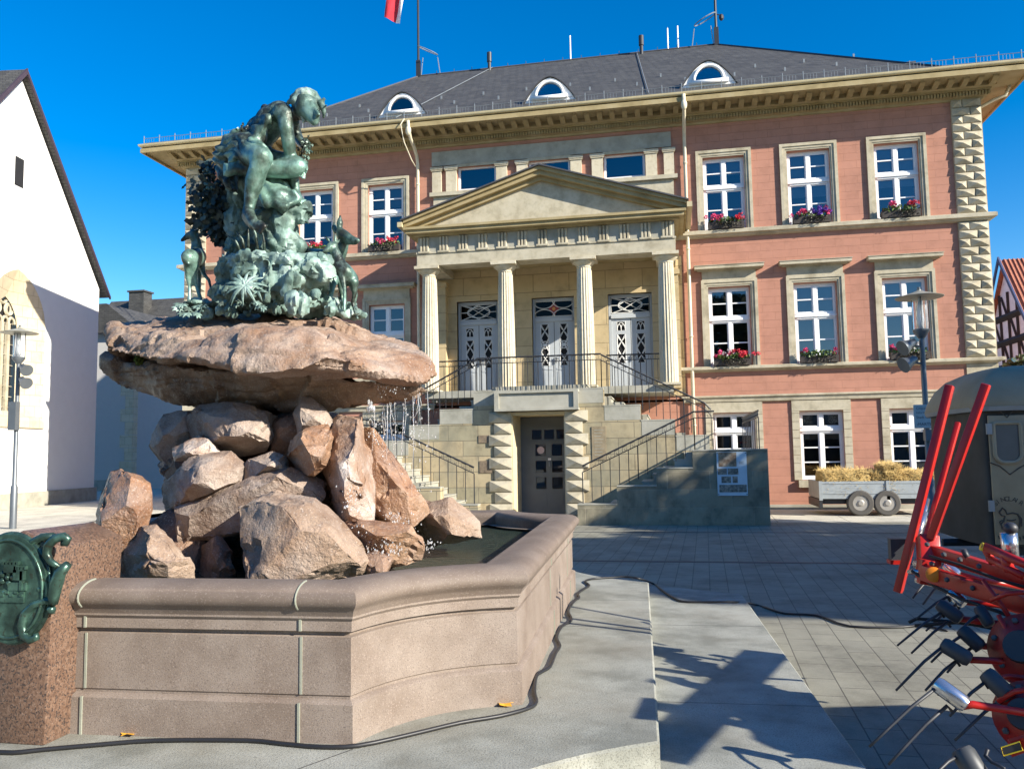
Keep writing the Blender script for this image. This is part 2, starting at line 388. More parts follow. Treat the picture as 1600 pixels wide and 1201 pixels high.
m = MB(); a = Vector((-6.9, ridge[2], ridge[3]+.05)); b = Vector((-8.2, ry0+.3, roofz(ry0+.3)+.05)); m.tube([a, b], .016, 5); m.build('lightning_conductor', M('zinc'), roof); m = MB()
a = Vector((-.9, ridge[2], ridge[3]+.05)); b = Vector((-.35, ry0+.3, roofz(ry0+.3)+.05)); m.tube([a, b], .016, 5); m.build('lightning_conductor', M('zinc'), roof)
for i in range(26):
    m = MB()
    xx = -12.0 + i*.75; yy = ry0 + (1.9 if i % 2 else 3.0)
    if -13 < xx < 6.5: m.box(xx, xx+.05, yy, yy+.04, roofz(yy)-.02, roofz(yy)+.12).build('roof_hook', M('zinc'), roof)
for xx in (-6.95, -.7):
    m = MB(); q = Vector((xx, ridge[2]-.35, roofz(ridge[2]-.35))); m.cyl(q-Vector((0,0,.1)), q+Vector((0,0,.35)), .07); m.cyl(q+Vector((0,0,.35)), q+Vector((0,0,.75)), .10)
    m.build('vent_pipe', M('iron'), roof)
for xx, h in ((-3.6, 1.05), (.35, .9), (.75, .95)):
    m = MB().cyl((xx,ridge[2],ridge[3]), (xx,ridge[2],ridge[3]+h), .035, .03, 6); m.build('lightning_rod', M('white_paint'), roof)
# dormers
for px, py in ((638,160), (865,135), (1104,110)):
    t = EYE + ray(px, py+38)*1.0
    d = ray(px, py+14); k = (RZ-HC-rs*ry0)/(d.z-rs*d.y); c = EYE+d*k; x = c.x; yf = ry0+.75; z0 = roofz(yf)
    prof = []
    for i in range(-14, 15):
        u = i/14; prof.append((u*.82, .80*(1-abs(u)**2.0)*(.88+.12*(1-abs(u)))))
    m = MB()
    m.prism([(x+a, yf, z0+b-.05) for a, b in prof] + [], (0,.16,0))
    dm = m.build('dormer', M('white_paint'), roof)
    m = MB(); nn = len(prof)
    vs = [(x+a*1.04, yf-.06, z0+b*1.035-.04) for a, b in prof] + [(x+a*1.04, yf+2.2, z0+b*1.035-.04) for a, b in prof]
    m.add(vs, [(i, i+1, nn+i+1, nn+i) for i in range(nn-1)])
    q = realize(m.mesh('q'), [('SOLIDIFY', dict(thickness=.03, offset=0))]); q.transform(Matrix.Translation(-LOC[TH.name])); link('dormer_roof', q, M('lead_dark'), dm, 40)
    m = MB(); r0 = .40
    m.prism([(x+r0*math.cos(t_), yf-.03, z0+.18+r0*math.sin(t_)) for t_ in [math.pi*i/16 for i in range(17)]], (0,.02,0)); m.build('pane', M('glass_sky') if 'glass_sky' in MATS else M('glass'), dm)
    m = MB().prism([(x+r0*math.cos(t_), yf-.005, z0+.18+r0*math.sin(t_)) for t_ in [math.pi*i/16 for i in range(17)]], (0,.003,0)); m.build('window_back', M('room_dark'), dm)
    m = MB(); pts = [(x+(r0+.03)*math.cos(t_), yf-.05, z0+.16+(r0+.05)*math.sin(t_)) for t_ in [math.pi*i/20 for i in range(21)]]; m.tube(pts, .05, 6); m.box(x-.56, x+.56, yf-.1, yf, z0+.06, z0+.16)
    m.build('frame', M('white_paint'), dm, True)
# ---------------------------------------------------------------- windows
def sash(frame_mb, x0, x1, z0, z1, y, trans, bars_top, bars_bot, fw=.075):
    f = frame_mb
    f.box(x0, x0+fw, y, y+.07, z0, z1); f.box(x1-fw, x1, y, y+.07, z0, z1)
    f.box(x0+fw, x1-fw, y, y+.07, z1-fw, z1); f.box(x0+fw, x1-fw, y, y+.07, z0, z0+fw)
    f.box(x0+.01, x1-.01, y-.05, y-.001, trans-.02, trans+.05); f.box(x0+fw, x1-fw, y-.02, y+.06, trans-.07, trans-.021); f.box(x0+fw, x1-fw, y-.025, y+.06, trans+.051, trans+.1)
    c = (x0+x1)/2
    for za, zb, nb in ((z0+fw, trans-.07, bars_bot), (trans+.1, z1-fw, bars_top)):
        f.box(c-.05, c+.05, y-.015, y+.065, za, zb)
        for s0, s1 in ((x0+fw, c-.05), (c+.05, x1-fw)):
            q = .035
            f.box(s0, s0+q, y+.012, y+.05, za, zb); f.box(s1-q, s1, y+.012, y+.05, za, zb); f.box(s0+q, s1-q, y+.012, y+.05, za, za+q); f.box(s0+q, s1-q, y+.012, y+.05, zb-q, zb)
            for i in range(1, nb+1):
                z = za + (zb-za)*i/(nb+1); f.box(s0+q, s1-q, y+.008, y+.045, z-.018, z+.018)
def architrave(m, x0, x1, z0, z1, w=.2, p=.07):   # outer x, bottom z0, top z1, no bottom member
    for a, b, pr in ((0, w*.42, p), (w*.42, w*.78, p*.62), (w*.78, w, p*.35)):
        m.box(x0+a, x0+b, D-pr, D+.02, z0, z1-a); m.box(x1-b, x1-a, D-pr, D+.02, z0, z1-a); m.box(x0+b, x1-b, D-pr, D+.02, z1-b, z1-a)
def window_parts(win, x0, x1, z0, z1, trans, bt, bb, blind=None, y=None):
    y = D+.13 if y is None else y
    f = MB(); sash(f, x0, x1, z0, z1, y, trans, bt, bb); f.build('frame', M('white_paint'), win)
    MB().poly([(x0+.05,y+.03,z0+.05), (x1-.05,y+.03,z0+.05), (x1-.05,y+.03,z1-.05), (x0+.05,y+.03,z1-.05)]).build('pane', M('glass'), win, recalc=False)
    if blind:
        q = MB(); q.poly([(x0+.06,y+.14,z1-(z1-z0)*blind), (x1-.06,y+.14,z1-(z1-z0)*blind), (x1-.06,y+.14,z1-.04), (x0+.06,y+.14,z1-.04)]); q.build('blind', M('blind'), win, recalc=False)
blinds = {1:.3, 2:.35, 3:.32, 5:.22, 6:.6, 7:.55}
for b, x in BX.items():
    m = MB(); architrave(m, x, x+WW, 8.15, 10.576); win = m.build('window', M('sandstone'), TH)
    window_parts(win, x+.2, x+WW-.2, 8.15, 10.36, 9.44, 1, 1, blinds[b])
    m = MB(); x_ = x+.03; architrave(m, x_, x_+WW, 4.13, 6.67)
    m.box(x_+.03, x_+WW-.03, D-.045, D+.02, 6.67, 6.96)
    m.box(x_-.10, x_+WW+.10, D-.12, D, 6.94, 6.97); m.box(x_-.18, x_+WW+.18, D-.28, D, 6.97, 7.06); m.box(x_-.2, x_+WW+.2, D-.30, D, 7.06, 7.075)
    win = m.build('window', M('sandstone'), TH)
    window_parts(win, x_+.2, x_+WW-.2, 4.13, 6.45, 5.5, 1, 1, .9 if b in (6, 7) else None)
    if b == 1 or b > 3 or True:
        m = MB(); m.box(x_, x_+WW, D-.05, D+.02, 2.78, 3.07); m.box(x_+.1, x_+WW-.1, D-.13, D+.02, .62, .82)
        k = 0; z = .83
        while z < 2.77:
            zz = min(z+.225, 2.775)
            for s0, s1 in ((x_, x_+.205), (x_+WW-.205, x_+WW)): m.box(s0, s1, D-.045, D+.02, z, zz)
            z += .236
        win = m.build('window', M('sandstone'), TH)
        window_parts(win, x_+.2, x_+WW-.2, .83, 2.77, 2.22, 0, 2)
# centre clerestory with pilasters
m = MB(); m.box(-7.2, .26, D-.05, D+.01, 10.80, 11.26); m.build('frieze_panel', M('sandstone_grey'), TH)
for a, b in CL:
    win = MB().box(a-.02, b+.02, D-.04, D+.02, 10.72, 10.80).build('window', M('sandstone'), TH)
    f = MB(); y = D+.1
    for q in ((a,a+.07,9.97,10.72), (b-.07,b,9.97,10.72), (a+.07,b-.07,9.97,10.04), (a+.07,b-.07,10.66,10.72)): f.box(q[0],q[1],y,y+.06,q[2],q[3])
    f.build('frame', M('white_paint'), win)
    MB().poly([(a+.05,y+.03,10.0),(b-.05,y+.03,10.0),(b-.05,y+.03,10.7),(a+.05,y+.03,10.7)]).build('pane', M('glass'), win, recalc=False)
    for s0 in (a-.36, b+.02):
        q = MB(); q.box(s0, s0+.34, D-.09, D+.01, 9.93, 10.62); q.box(s0-.03, s0+.37, D-.12, D+.01, 10.62, 10.66); q.box(s0-.05, s0+.39, D-.14, D+.01, 10.66, 10.74); q.build('pilaster', M('column_stone'), TH)
for s0 in (-7.18, -.02+.05):
    q = MB(); q.box(s0, s0+.30, D-.09, D+.01, 9.93, 10.62); q.box(s0-.03, s0+.33, D-.12, D+.01, 10.62, 10.66); q.box(s0-.05, s0+.35, D-.14, D+.01, 10.66, 10.74); q.build('pilaster', M('column_stone'), TH)
m = MB(); m.box(-7.25, .42, D-.16, D+.01, 9.80, 9.92); m.box(-7.15, .3, D-.06, D+.01, 8.16, 9.79); m.build('apron_panel', M('sandstone'), TH)
# ---------------------------------------------------------------- portico
PY = D-1.75     # column axis
EF = D-2.05     # entablature face
LZ = 3.50
m = MB(); holes = [(a, b, 3.55, 6.42) for a, b in DOORS]; wallgrid(m, -7.25, .45, 3.3, 7.45, D-.04, holes, .3)
m.build('porch_wall', M('porch_stone'), TH, recalc=False)
for s0 in (-7.08, -.02):
    q = MB(); q.box(s0, s0+.36, D-.3, D-.03, 3.52, 6.86); q.box(s0-.04, s0+.40, D-.34, D-.03, 6.86, 7.0); q.build('pilaster', M('porch_stone'), TH)
def column(x):
    m = MB(); n = 20; H = 6.86; rows = [(LZ+.04+ (H-LZ-.04)*i/10) for i in range(11)]; vs = []; fs = []; per = 6
    for i, z in enumerate(rows):
        t = i/10; r = .255 - .05*t - .012*math.sin(math.pi*t)*-1
        for k in range(n*per):
            a = 2*math.pi*k/(n*per); ph = (k % per)/per; fl = .022*math.sin(math.pi*ph) if i < 10 else .022*math.sin(math.pi*ph)*.5
            vs.append((x+(r-fl)*math.cos(a), PY+(r-fl)*math.sin(a), z))
    K = n*per
    for i in range(10):
        for k in range(K): fs.append((i*K+k, i*K+(k+1) % K, (i+1)*K+(k+1) % K, (i+1)*K+k))
    m.add(vs, fs)
    m.lathe([(.205,6.85),(.215,6.86),(.215,6.88),(.205,6.885),(.205,6.90),(.26,6.95),(.315,7.0),(.33,7.03),(.32,7.045)], (x,PY,0), 28)
    m.box(x-.36, x+.36, PY-.36, PY+.36, 7.045, 7.13); m.box(x-.3, x+.3, PY-.3, PY+.3, LZ-.01, LZ+.05)
    return m.build('column', M('column_stone'), TH, 35)
COLX = [PCX-3.39, PCX-1.13, PCX+1.13, PCX+3.39]
for x in COLX: column(x)
ex0, ex1 = PCX-3.67, PCX+3.67
m = MB(); m.box(ex0, ex1, EF, EF+.6, 7.132, 7.48); m.box(ex0, ex0+.55, EF+.6, D, 7.132, 7.48); m.box(ex1-.55, ex1, EF+.6, D, 7.132, 7.48)
m.box(ex0-.02, ex1+.02, EF-.03, EF+.6, 7.48, 7.53); ent = m.build('entablature', M('sandstone'), TH)
m = MB(); m.box(ex0+.02, ex1-.02, EF+.02, D, 7.53, 7.98); m.build('frieze', M('sandstone_grey'), ent)
for i in range(13):
    c = ex0+.22 + i*(ex1-ex0-.44)/12; m = MB()
    for k in (-1, 0, 1): m.prism([(c+k*.095-.04,EF+.02,7.55), (c+k*.095-.022,EF-.035,7.55), (c+k*.095+.022,EF-.035,7.55), (c+k*.095+.04,EF+.02,7.55)], (0,0,.40))
    m.box(c-.17, c+.17, EF-.05, EF+.02, 7.50, 7.548); m.build('triglyph', M('sandstone'), ent)
m = MB(); m.box(ex0+.5, ex1-.5, EF+.6, D-.05, 7.36, 7.40); m.build('porch_ceiling', M('sandstone_ochre'), ent)
CF = D-2.42; px0, px1 = PCX-3.98, PCX+3.98
m = MB(); m.box(px0+.2, px1-.2, EF-.12, D-.02, 7.98, 8.03); m.box(px0+.06, px1-.06, CF+.06, D-.01, 8.03, 8.13); m.box(px0, px1, CF, D-.01, 8.13, 8.20)
m.build('cornice', M('sandstone_ochre'), TH)
ax, az = PCX, 9.70
m = MB(); m.prism([(px0+.3,EF,8.2), (px1-.3,EF,8.2), (ax,EF,az-.25)], (0,.3,0)); ped = m.build('pediment', M('sandstone'), TH)
for sgn in (-1, 1):
    m = MB(); e = px0 if sgn < 0 else px1
    for (dz0, dz1, yf) in ((-.34,-.22,EF-.12), (-.22,-.10,CF+.10), (-.10,0.0,CF+.03)):
        m.prism([(e,yf,8.22+dz0+.22), (ax,yf,az+dz0), (ax,yf,az+dz1), (e-(-sgn)*0,yf,8.22+dz1+.22)], (0, D-yf, 0))
    m.build('raking_cornice', M('sandstone_ochre'), ped)
    m = MB(); m.prism([(e+sgn*.07,CF-.04,8.40), (ax,CF-.04,az+.005), (ax,CF-.04,az+.045), (e+sgn*.07,CF-.04,8.44)], (0, D-CF, 0)); m.build('pediment_roof', M('lead_dark'), ped)
m = MB(); m.box(px1+.02, px1+.16, CF-.02, D, 8.22, 8.36); m.box(px0-.16, px0-.02, CF-.02, D, 8.22, 8.36); m.build('pediment_gutter', M('gutter_cream'), ped)
# porch doors
def arcpts(cx, cz, rx, rz, a0, a1, n, y): return [(cx+rx*math.cos(a0+(a1-a0)*i/n), y, cz+rz*math.sin(a0+(a1-a0)*i/n)) for i in range(n+1)]
for di, (a, b) in enumerate(DOORS):
    c = (a+b)/2; y = D+.14; m = MB()
    m.box(a, a+.07, y, y+.09, 3.52, 6.42); m.box(b-.07, b, y, y+.09, 3.52, 6.42); m.box(a+.07, b-.07, y, y+.09, 6.35, 6.42); m.box(a+.07, b-.07, y-.03, y+.09, 5.70, 5.80); m.box(a+.07, b-.07, y, y+.09, 5.80, 5.84)
    door = m.build('door', M('door_grey'), TH)
    MB().poly([(a+.05,y+.05,5.8),(b-.05,y+.05,5.8),(b-.05,y+.05,6.4),(a+.05,y+.05,6.4)]).build('pane', M('glass_dark'), door, recalc=False)
    t = MB(); x0, x1, z0, z1 = a+.09, b-.09, 5.86, 6.33; cz = (z0+z1)/2; yy = y+.02; r = .014
    t.tube([(x0,yy,z0),(x1,yy,z0),(x1,yy,z1),(x0,yy,z1)], .016, 5, closed=True)
    if di == 1:
        for s in (-1, 1):
            t.tube(arcpts(c+s*.30, z1+.04, .34, .26, math.pi, 2*math.pi, 14, yy), r, 5); t.tube(arcpts(c+s*.30, z0-.04, .34, .26, 0, math.pi, 14, yy), r, 5)
        MB().prism([(c-.16,y+.03,cz),(c,y+.03,z0+.02),(c+.16,y+.03,cz),(c,y+.03,z1-.02)], (0,.005,0)).build('stained_glass', M('red_glass'), door)
        MB().prism([(c+.055*math.cos(k*math.pi/4),y+.024,cz+.055*math.sin(k*math.pi/4)) for k in range(8)], (0,.005,0)).build('stained_glass', M('gold_glass'), door)
    else:
        t.tube(arcpts(c, cz, .36, .17, 0, 2*math.pi, 28, yy)[:-1], r, 5, closed=True)
        t.tube([(c-.36,yy,cz),(c-.1,yy,cz+.2),(c,yy,z1)], r, 5)
        for s in (-1, 1):
            t.tube([(x0,yy,z1-.01*s),(c,yy,cz-.10*s),(x1,yy,z1-.01)] if s < 0 else [(x0,yy,z0),(c-.2,yy,cz-.12),(c,yy,cz),(c+.2,yy,cz+.12),(x1,yy,z1)], r, 5)
            t.tube([(x0,yy,z1),(c-.2,yy,cz+.12),(c,yy,cz),(c+.2,yy,cz-.12),(x1,yy,z0)], r, 5)
            t.tube([(c-.36,yy,cz),(c,yy,cz+s*.22),(c+.36,yy,cz)], r, 5); t.tube([(x0 if s < 0 else x1,yy,cz),(c+s*.36,yy,cz)], r, 5)
    t.build('fanlight_tracery', M('tracery_white'), door)
    for s in (-1, 1):
        l0, l1 = (a+.075, c-.008) if s < 0 else (c+.008, b-.075); lc = (l0+l1)/2; h = .125; yl = y+.03
        zs = [(4.35,5.62)] if di == 1 else [(4.35,5.22), (5.33,5.6)]
        m = MB(); hol = [(lc-h, lc+h, p_, q_) for p_, q_ in zs]; wallgrid(m, l0, l1, 3.53, 5.70, yl, hol, .03)
        m.box(l0+.06, l1-.06, yl-.012, yl+.002, 4.22, 4.27); m.box(l0+.07, l1-.07, yl-.01, yl+.002, 3.65, 4.17)
        leaf = m.build('door_leaf', M('door_grey'), door, recalc=False)
        MB().poly([(lc-h,yl+.03,4.3),(lc+h,yl+.03,4.3),(lc+h,yl+.03,5.65),(lc-h,yl+.03,5.65)]).build('pane', M('room_dark'), leaf, recalc=False)
        t = MB(); yy = yl+.005; r = .011
        for p_, q_ in zs:
            t.tube([(lc-h,yy,p_),(lc+h,yy,p_),(lc+h,yy,q_),(lc-h,yy,q_)], .014, 4, closed=True)
            if q_-p_ < .4:
                for k in (-1, 1): t.tube(arcpts(lc+k*.06, p_, .062, .2, 0, math.pi, 10, yy), r, 4)
                t.tube(arcpts(lc, p_, .12, .24, 0, math.pi, 12, yy), r, 4)
            else:
                nn = 3 if di == 1 else 2; L = (q_-p_)/nn
                for k in range(nn):
                    z0 = p_+k*L; n2 = 8
                    for g_ in (-1, 1):
                        t.tube([(lc+g_*(h-.01-2*(h-.01)*i/n2), yy, z0+L*i/n2) for i in range(n2+1)], r, 4)
                        t.tube([(lc+g_*h*abs(math.cos(math.pi*i/n2)), yy, z0+L*i/n2) for i in range(n2+1)], r, 4)
                if di == 1: t.tube(arcpts(lc, (p_+q_)/2, .11, .11, 0, 2*math.pi, 16, yy)[:-1], .016, 5, closed=True); t.ball((lc,yy,(p_+q_)/2), (.09,.012,.045), 10, 6)
        t.build('tracery', M('tracery_white'), leaf)
    MB().box(c+.03, c+.055, y-.03, y+.0, 4.42, 4.6).cyl((c+.04,y-.03,4.55),(c+.13,y-.03,4.55),.012).build('handle', M('iron'), door)
# down pipes
for px_, sgn in ((-7.64, -1), (.65, 1)):
    m = MB(); x = px_
    m.tube([(x,D-P+.02,11.93),(x,D-P+.04,11.70),(x,D-P+.25,11.45),(x,D-.45,11.28),(x,D-.22,11.12),(x,D-.12,10.9),(x,D-.12,5),(x,D-.12,.1)], .052, 9)
    for z in (10.2, 7.6, 5.0, 2.4): m.cyl((x,D-.12,z), (x,D-.12,z+.05), .066, None, 9)
    m.ball((x,D-P+.04,11.62), (.09,.09,.16), 9, 7)
    m.build('downpipe', M('pipe_cream'), TH, True)
m = MB(); m.tube([(-7.75,D-P-.02,11.98),(-7.86,D-P-.05,11.8),(-7.8,D-P+.1,11.3),(-7.72,D-.5,10.9),(-7.66,D-.3,10.75)], .018, 6); m.build('overflow_pipe', M('pipe_cream'), TH, True); m = MB(); m.tube([(XR+.06,D+.4,11.3),(XR+.5,D+.3,11.5),(XR+.75,D+.2,11.55),(XR+P-.2,D+.15,11.95)], .05, 8); m.build('overflow_pipe', M('pipe_cream'), TH, True)
# masts on the roof
for x, hh, ring, nm in ((-10.1, 5.5, 1, 0), (2.25, 5.5, -1, 1)):
    m = MB(); q = Vector((x, ridge[2]-.1, ridge[3]-.1)); m.cyl(q, q+Vector((0,0,hh)), .055, .045, 8)
    m.box(x-.09, x+.09, q.y-.06, q.y+.06, q.z, q.z+.75)
    mast = m.build('flag_mast', M('iron'), TH)
    m = MB(); c = q+Vector((ring*.42, 0, 1.15)); m.tube([c+Vector((.42*math.cos(t), .42*math.sin(t)*.9, .1*math.sin(t*1.0)+.22*math.cos(t)*-ring)) for t in [2*math.pi*k/20 for k in range(20)]], .022, 5, closed=True)
    m.tube([q+Vector((.12*ring,0,.1)), q+Vector((.2*ring,0,.85))], .02, 5); m.tube([q+Vector((.95*ring,0,.1)), q+Vector((.85*ring,0,.8))], .02, 5); m.build('ladder_ring', M('zinc'), mast)
    if nm: MB().ball(q+Vector((.22,0,1.15)), (.1,.1,.14), 8, 6).cyl(q+Vector((0,0,1.3)), q+Vector((.2,0,1.25)), .02).build('lamp', M('iron'), mast)
# flag hanging from the left mast
m = MB(); q0 = Vector((-10.16, ridge[2]-.16, ridge[3]+5.35)); rows, cols = 14, 12; vs = []; fs = []
def flagpt(i, j):
    u = j/cols; v = i/rows
    x = q0.x - .95*u - .12*v*u + .05*math.sin(5*v+6*u); z = q0.z - 2.85*v*(.55+.45*u) - .25*u; y = q0.y + .12*math.sin(9*u+2*v)
    return (x, y, z)
def strip(u0, u1):
    m = MB(); n = 16; k = 4; vs = []; fs = []
    for i in range(n+1):
        v = i/n; z = 24.1 - 4.0*v
        xr = q0.x - .05 - .95*v**1.2*.72; wd = .70
        for j in range(k+1):
            u = u0+(u1-u0)*j/k
            drop = (.55*u if v > .8 else .55*u*v/.8)
            vs.append((xr - wd*u + .04*math.sin(7*v+5*u), q0.y+.1*math.sin(8*u+5*v), z + drop - .1*u))
    for i in range(n):
        for j in range(k): fs.append((i*(k+1)+j, i*(k+1)+j+1, (i+1)*(k+1)+j+1, (i+1)*(k+1)+j))
    return m.add(vs, fs)
fl = thing('flag', 'red and white flag hanging from the left roof mast', 'flag', tuple(q0))
strip(0, .36).build('white_stripe', flat('cloth_white', (.8,.8,.82), .9), fl, True); strip(.36, 1).build('red_stripe', flat('cloth_red', (.55,.03,.05), .9), fl, True)
# ================================================================== entrance stair
AY0, BY0 = 19.35, 21.2
ST = thing('entrance_stair', 'double flight sandstone entrance stair with iron railings below the portico', 'staircase', (PCX, BY0, 0))
MIR = 2*-3.42
def sx(x, s): return x if s > 0 else MIR - x
for s in (1, -1):
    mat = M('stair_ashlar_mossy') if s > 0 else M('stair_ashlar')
    m = MB(); xs = [-2.22, -1.29, -.37, .46, 2.12]; zs = [.47, .89, 1.29, 1.69]
    for i in range(4):
        m.box(sx(xs[i], s), sx(xs[i+1], s), AY0, AY0+.28, 0, zs[i]-.0)
    m.box(sx(2.12-.28, s), sx(2.12, s), AY0+.28, D-.02, 0, 1.69)
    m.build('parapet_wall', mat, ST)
    m = MB()
    for i in range(4): m.box(sx(xs[i], s)-(.0), sx(xs[i+1], s), AY0-.015, AY0+.30, zs[i], zs[i]+.03)
    m.build('coping', M('sandstone_grey'), ST)
    n = 10
    for i in range(n):
        x0 = -1.95 + i*.25; m = MB()
        m.box(sx(x0, s), sx(x0+.25, s), AY0+.281, BY0-.002, 0, (i+1)*.166-.036); m.box(sx(x0-.025, s), sx(x0+.25, s), AY0+.282, BY0-.003, (i+1)*.166-.035, (i+1)*.166+.004); m.build('step', M('sandstone_grey'), ST)
    MB().box(sx(.552, s), sx(1.84, s), AY0+.282, D-.03, 0, 1.655).build('landing', M('sandstone_grey'), ST)
    n = 11
    for i in range(n):
        x1 = .95 - i*.312; m = MB()
        m.box(sx(x1-.312, s), sx(x1, s), BY0+.34, D-.06, 1.66, 1.66+(i+1)*.166-.036); m.box(sx(x1-.312, s), sx(x1+.025, s), BY0+.345, D-.07, 1.66+(i+1)*.166-.035, 1.66+(i+1)*.166+.004); m.build('step', M('sandstone_grey'), ST)
    m = MB(); xs = [-2.70, -1.70, -.76, .10, .93]; zs = [3.33, 2.87, 2.47, 2.06]
    for i in range(4): m.box(sx(xs[i], s), sx(xs[i+1], s), BY0, BY0+.33, 0, zs[i])
    m.build('flank_wall', M('stair_ashlar'), ST)
    m = MB()
    for i in range(4): m.box(sx(xs[i], s), sx(xs[i+1], s), BY0-.012, BY0+.345, zs[i], zs[i]+.035); m.box(sx(xs[i]+.02, s), sx(xs[i+1], s), BY0-.006, BY0+.1, zs[i]-.36, zs[i]-.005)
    m.build('coping', M('sandstone_grey'), ST)
    m = MB()
    for i in range(9):
        z0 = .1+i*.30; lng = .62 if i % 2 == 0 else .48
        quoin_block(m, sx(-2.72, s), sx(-2.72+lng, s), z0, z0+.30, BY0, .09) if s > 0 else quoin_block(m, sx(-2.72+lng, s), sx(-2.72, s), z0, z0+.30, BY0, .09)
    m.build('door_quoins', M('sandstone'), ST)
m = MB(); m.box(-4.14, -2.70, BY0, BY0+.33, 2.80, 3.33); m.box(MIR+2.48, -2.48, BY0+.332, D-.06, 3.2, 3.49); m.box(-6.9, .1, D-1.9, D-.05, 3.30, 3.50); m.build('landing', M('sandstone_grey'), ST)
m = MB(); m.box(-4.52, -2.32, BY0-.30, BY0-.001, 3.26, 3.33); m.box(-4.47, -2.37, BY0-.24, BY0-.001, 2.86, 3.26); m.box(-4.52, -2.32, BY0-.30, BY0-.001, 2.80, 2.86); m.box(-4.52, -4.40, BY0-.30, BY0-.24, 2.86, 3.26); m.box(-2.44, -2.32, BY0-.30, BY0-.24, 2.86, 3.26)
m.build('door_hood', M('sandstone_grey'), ST)
m = MB(); m.box(-4.139, -4.10, BY0+.0, BY0+1.6, 0, 2.78); m.box(-2.741, -2.70, BY0, BY0+1.6, 0, 2.78); m.box(-4.1, -2.74, BY0+.01, BY0+1.6, 2.70, 2.78); m.build('door_jamb', M('plaster_cream'), ST)
# basement door
y = BY0+1.15; m = MB(); a, b = -4.0, -2.72
m.box(-4.1, -2.74, y+.02, y+.3, 2.42, 2.69); m.box(-4.1, -3.86, y+.02, y+.3, .0, 2.42)
m.build('door_surround', M('door_dark'), ST)
a, b = -3.86, -2.745; wz = [(.12+.3, 0)]
m = MB(); hol = []
for i in range(2):
    c0 = a+.17+i*.45; 
    for z0 in (.72, 1.17, 1.62): hol.append((c0, c0+.29, z0, z0+.32))
hol += [(a+.08+i*.34, a+.35+i*.34, 2.08, 2.34) for i in range(3)]
wallgrid(m, a, b, .02, 2.42, y, hol, .04); 
m.box(a+.02, b-.02, y-.04, y, 1.99, 2.03)
for i in range(2): m.box(a+.16+i*.45, a+.47+i*.45, y-.012, y, .25, .6)
dr = m.build('basement_door', M('door_dark'), ST, recalc=False)
MB().poly([(a,y+.04,.1),(b,y+.04,.1),(b,y+.04,2.4),(a,y+.04,2.4)]).build('pane', M('glass'), dr, recalc=False)
MB().lathe([(.10,0),(.10,.006)], (a+.315,y+.03,1.78), 20, (0,-1,0)).build('no_entry_sticker', flat('sticker', (.6,.45,.45), .5), dr)
MB().box(a+.515, a+.60, y-.012, y, 1.50, 1.56).build('notice', M('white_paint'), dr); MB().box(a+.54, a+.565, y-.03, y, 1.33, 1.46).build('handle', M('zinc'), dr)
# wall plaques and light slits
def plaque(x0, x1, z0, z1, mat, nm='plaque'): return MB().box(x0, x1, BY0-.02, BY0-.001, z0, z1).build(nm, mat, ST)
pm('bronze_plaque', [(.10,.075,.05), (.2,.15,.1), (.26,.2,.13)], 9, .5, 50, .6, .01)
plaque(-2.02, -1.66, 1.50, 2.36, pm('plaque_stone', [(.2,.16,.1), (.34,.27,.17)], 5, .8, 30, .5, .01)); plaque(-5.02, -4.74, 1.99, 2.19, M('bronze_plaque')); plaque(-5.0, -4.66, 1.2, 1.52, M('bronze_plaque'))
t = MB()
for i in range(9): t.box(-1.96, -1.72-(i % 3)*.03, BY0-.024, BY0-.0195, 2.26-i*.08, 2.275-i*.08)
t.build('plaque_lettering', M('sandstone_grey'), ST)
# railings (two rails with a meander band between, round balusters)
def railing(pts, nm='railing', h=.88, sp=.17, top=.15):
    m = MB(); P_ = [Vector(p) for p in pts]; up = Vector((0,0,1))
    m.tube([p+up*h for p in P_], .022, 6); m.tube([p+up*(h-top) for p in P_], .012, 5)
    for a, b in zip(P_, P_[1:]):
        L = (b-a).length; n = max(1, round(L/sp))
        for i in range(n+1):
            q = a.lerp(b, i/n); m.tube([q-up*.05, q+up*(h-top)], .010 if i % 6 else .014, 5)
        k = max(1, round(L/.2))
        for i in range(k):
            u = a.lerp(b, (i+.1)/k); v = a.lerp(b, (i+.65)/k); e = .028
            m.tube([u+up*(h-top), u+up*(h-e), v+up*(h-e), v+up*(h-top+e), u.lerp(v,.45)+up*(h-top+e), u.lerp(v,.45)+up*(h-top/2)], .006, 4)
    return m.build(nm, M('iron'), ST)
yA, yB = AY0+.14, BY0+.17
for s in (1, -1):
    railing([(sx(-2.1,s), yA, .50), (sx(.52,s), yA, 1.72), (sx(.98,s), yA, 1.72)], sp=.24)
    railing([(sx(-1.75,s), yB, 3.36), (sx(.85,s), yB, 2.02), (sx(1.0,s), yB, 1.85)], sp=.2)
    railing([(sx(1.98,s), AY0+.35, 1.72), (sx(1.98,s), D-.4, 1.72)], sp=.5)
    railing([(sx(-1.75,s), D-1.3+.05, 3.55), (sx(.0,s), D-1.3+.05, 3.55)], sp=.16)
railing([(MIR+1.75, yB, 3.40), (-1.75, yB, 3.40)], sp=.14, h=.86)
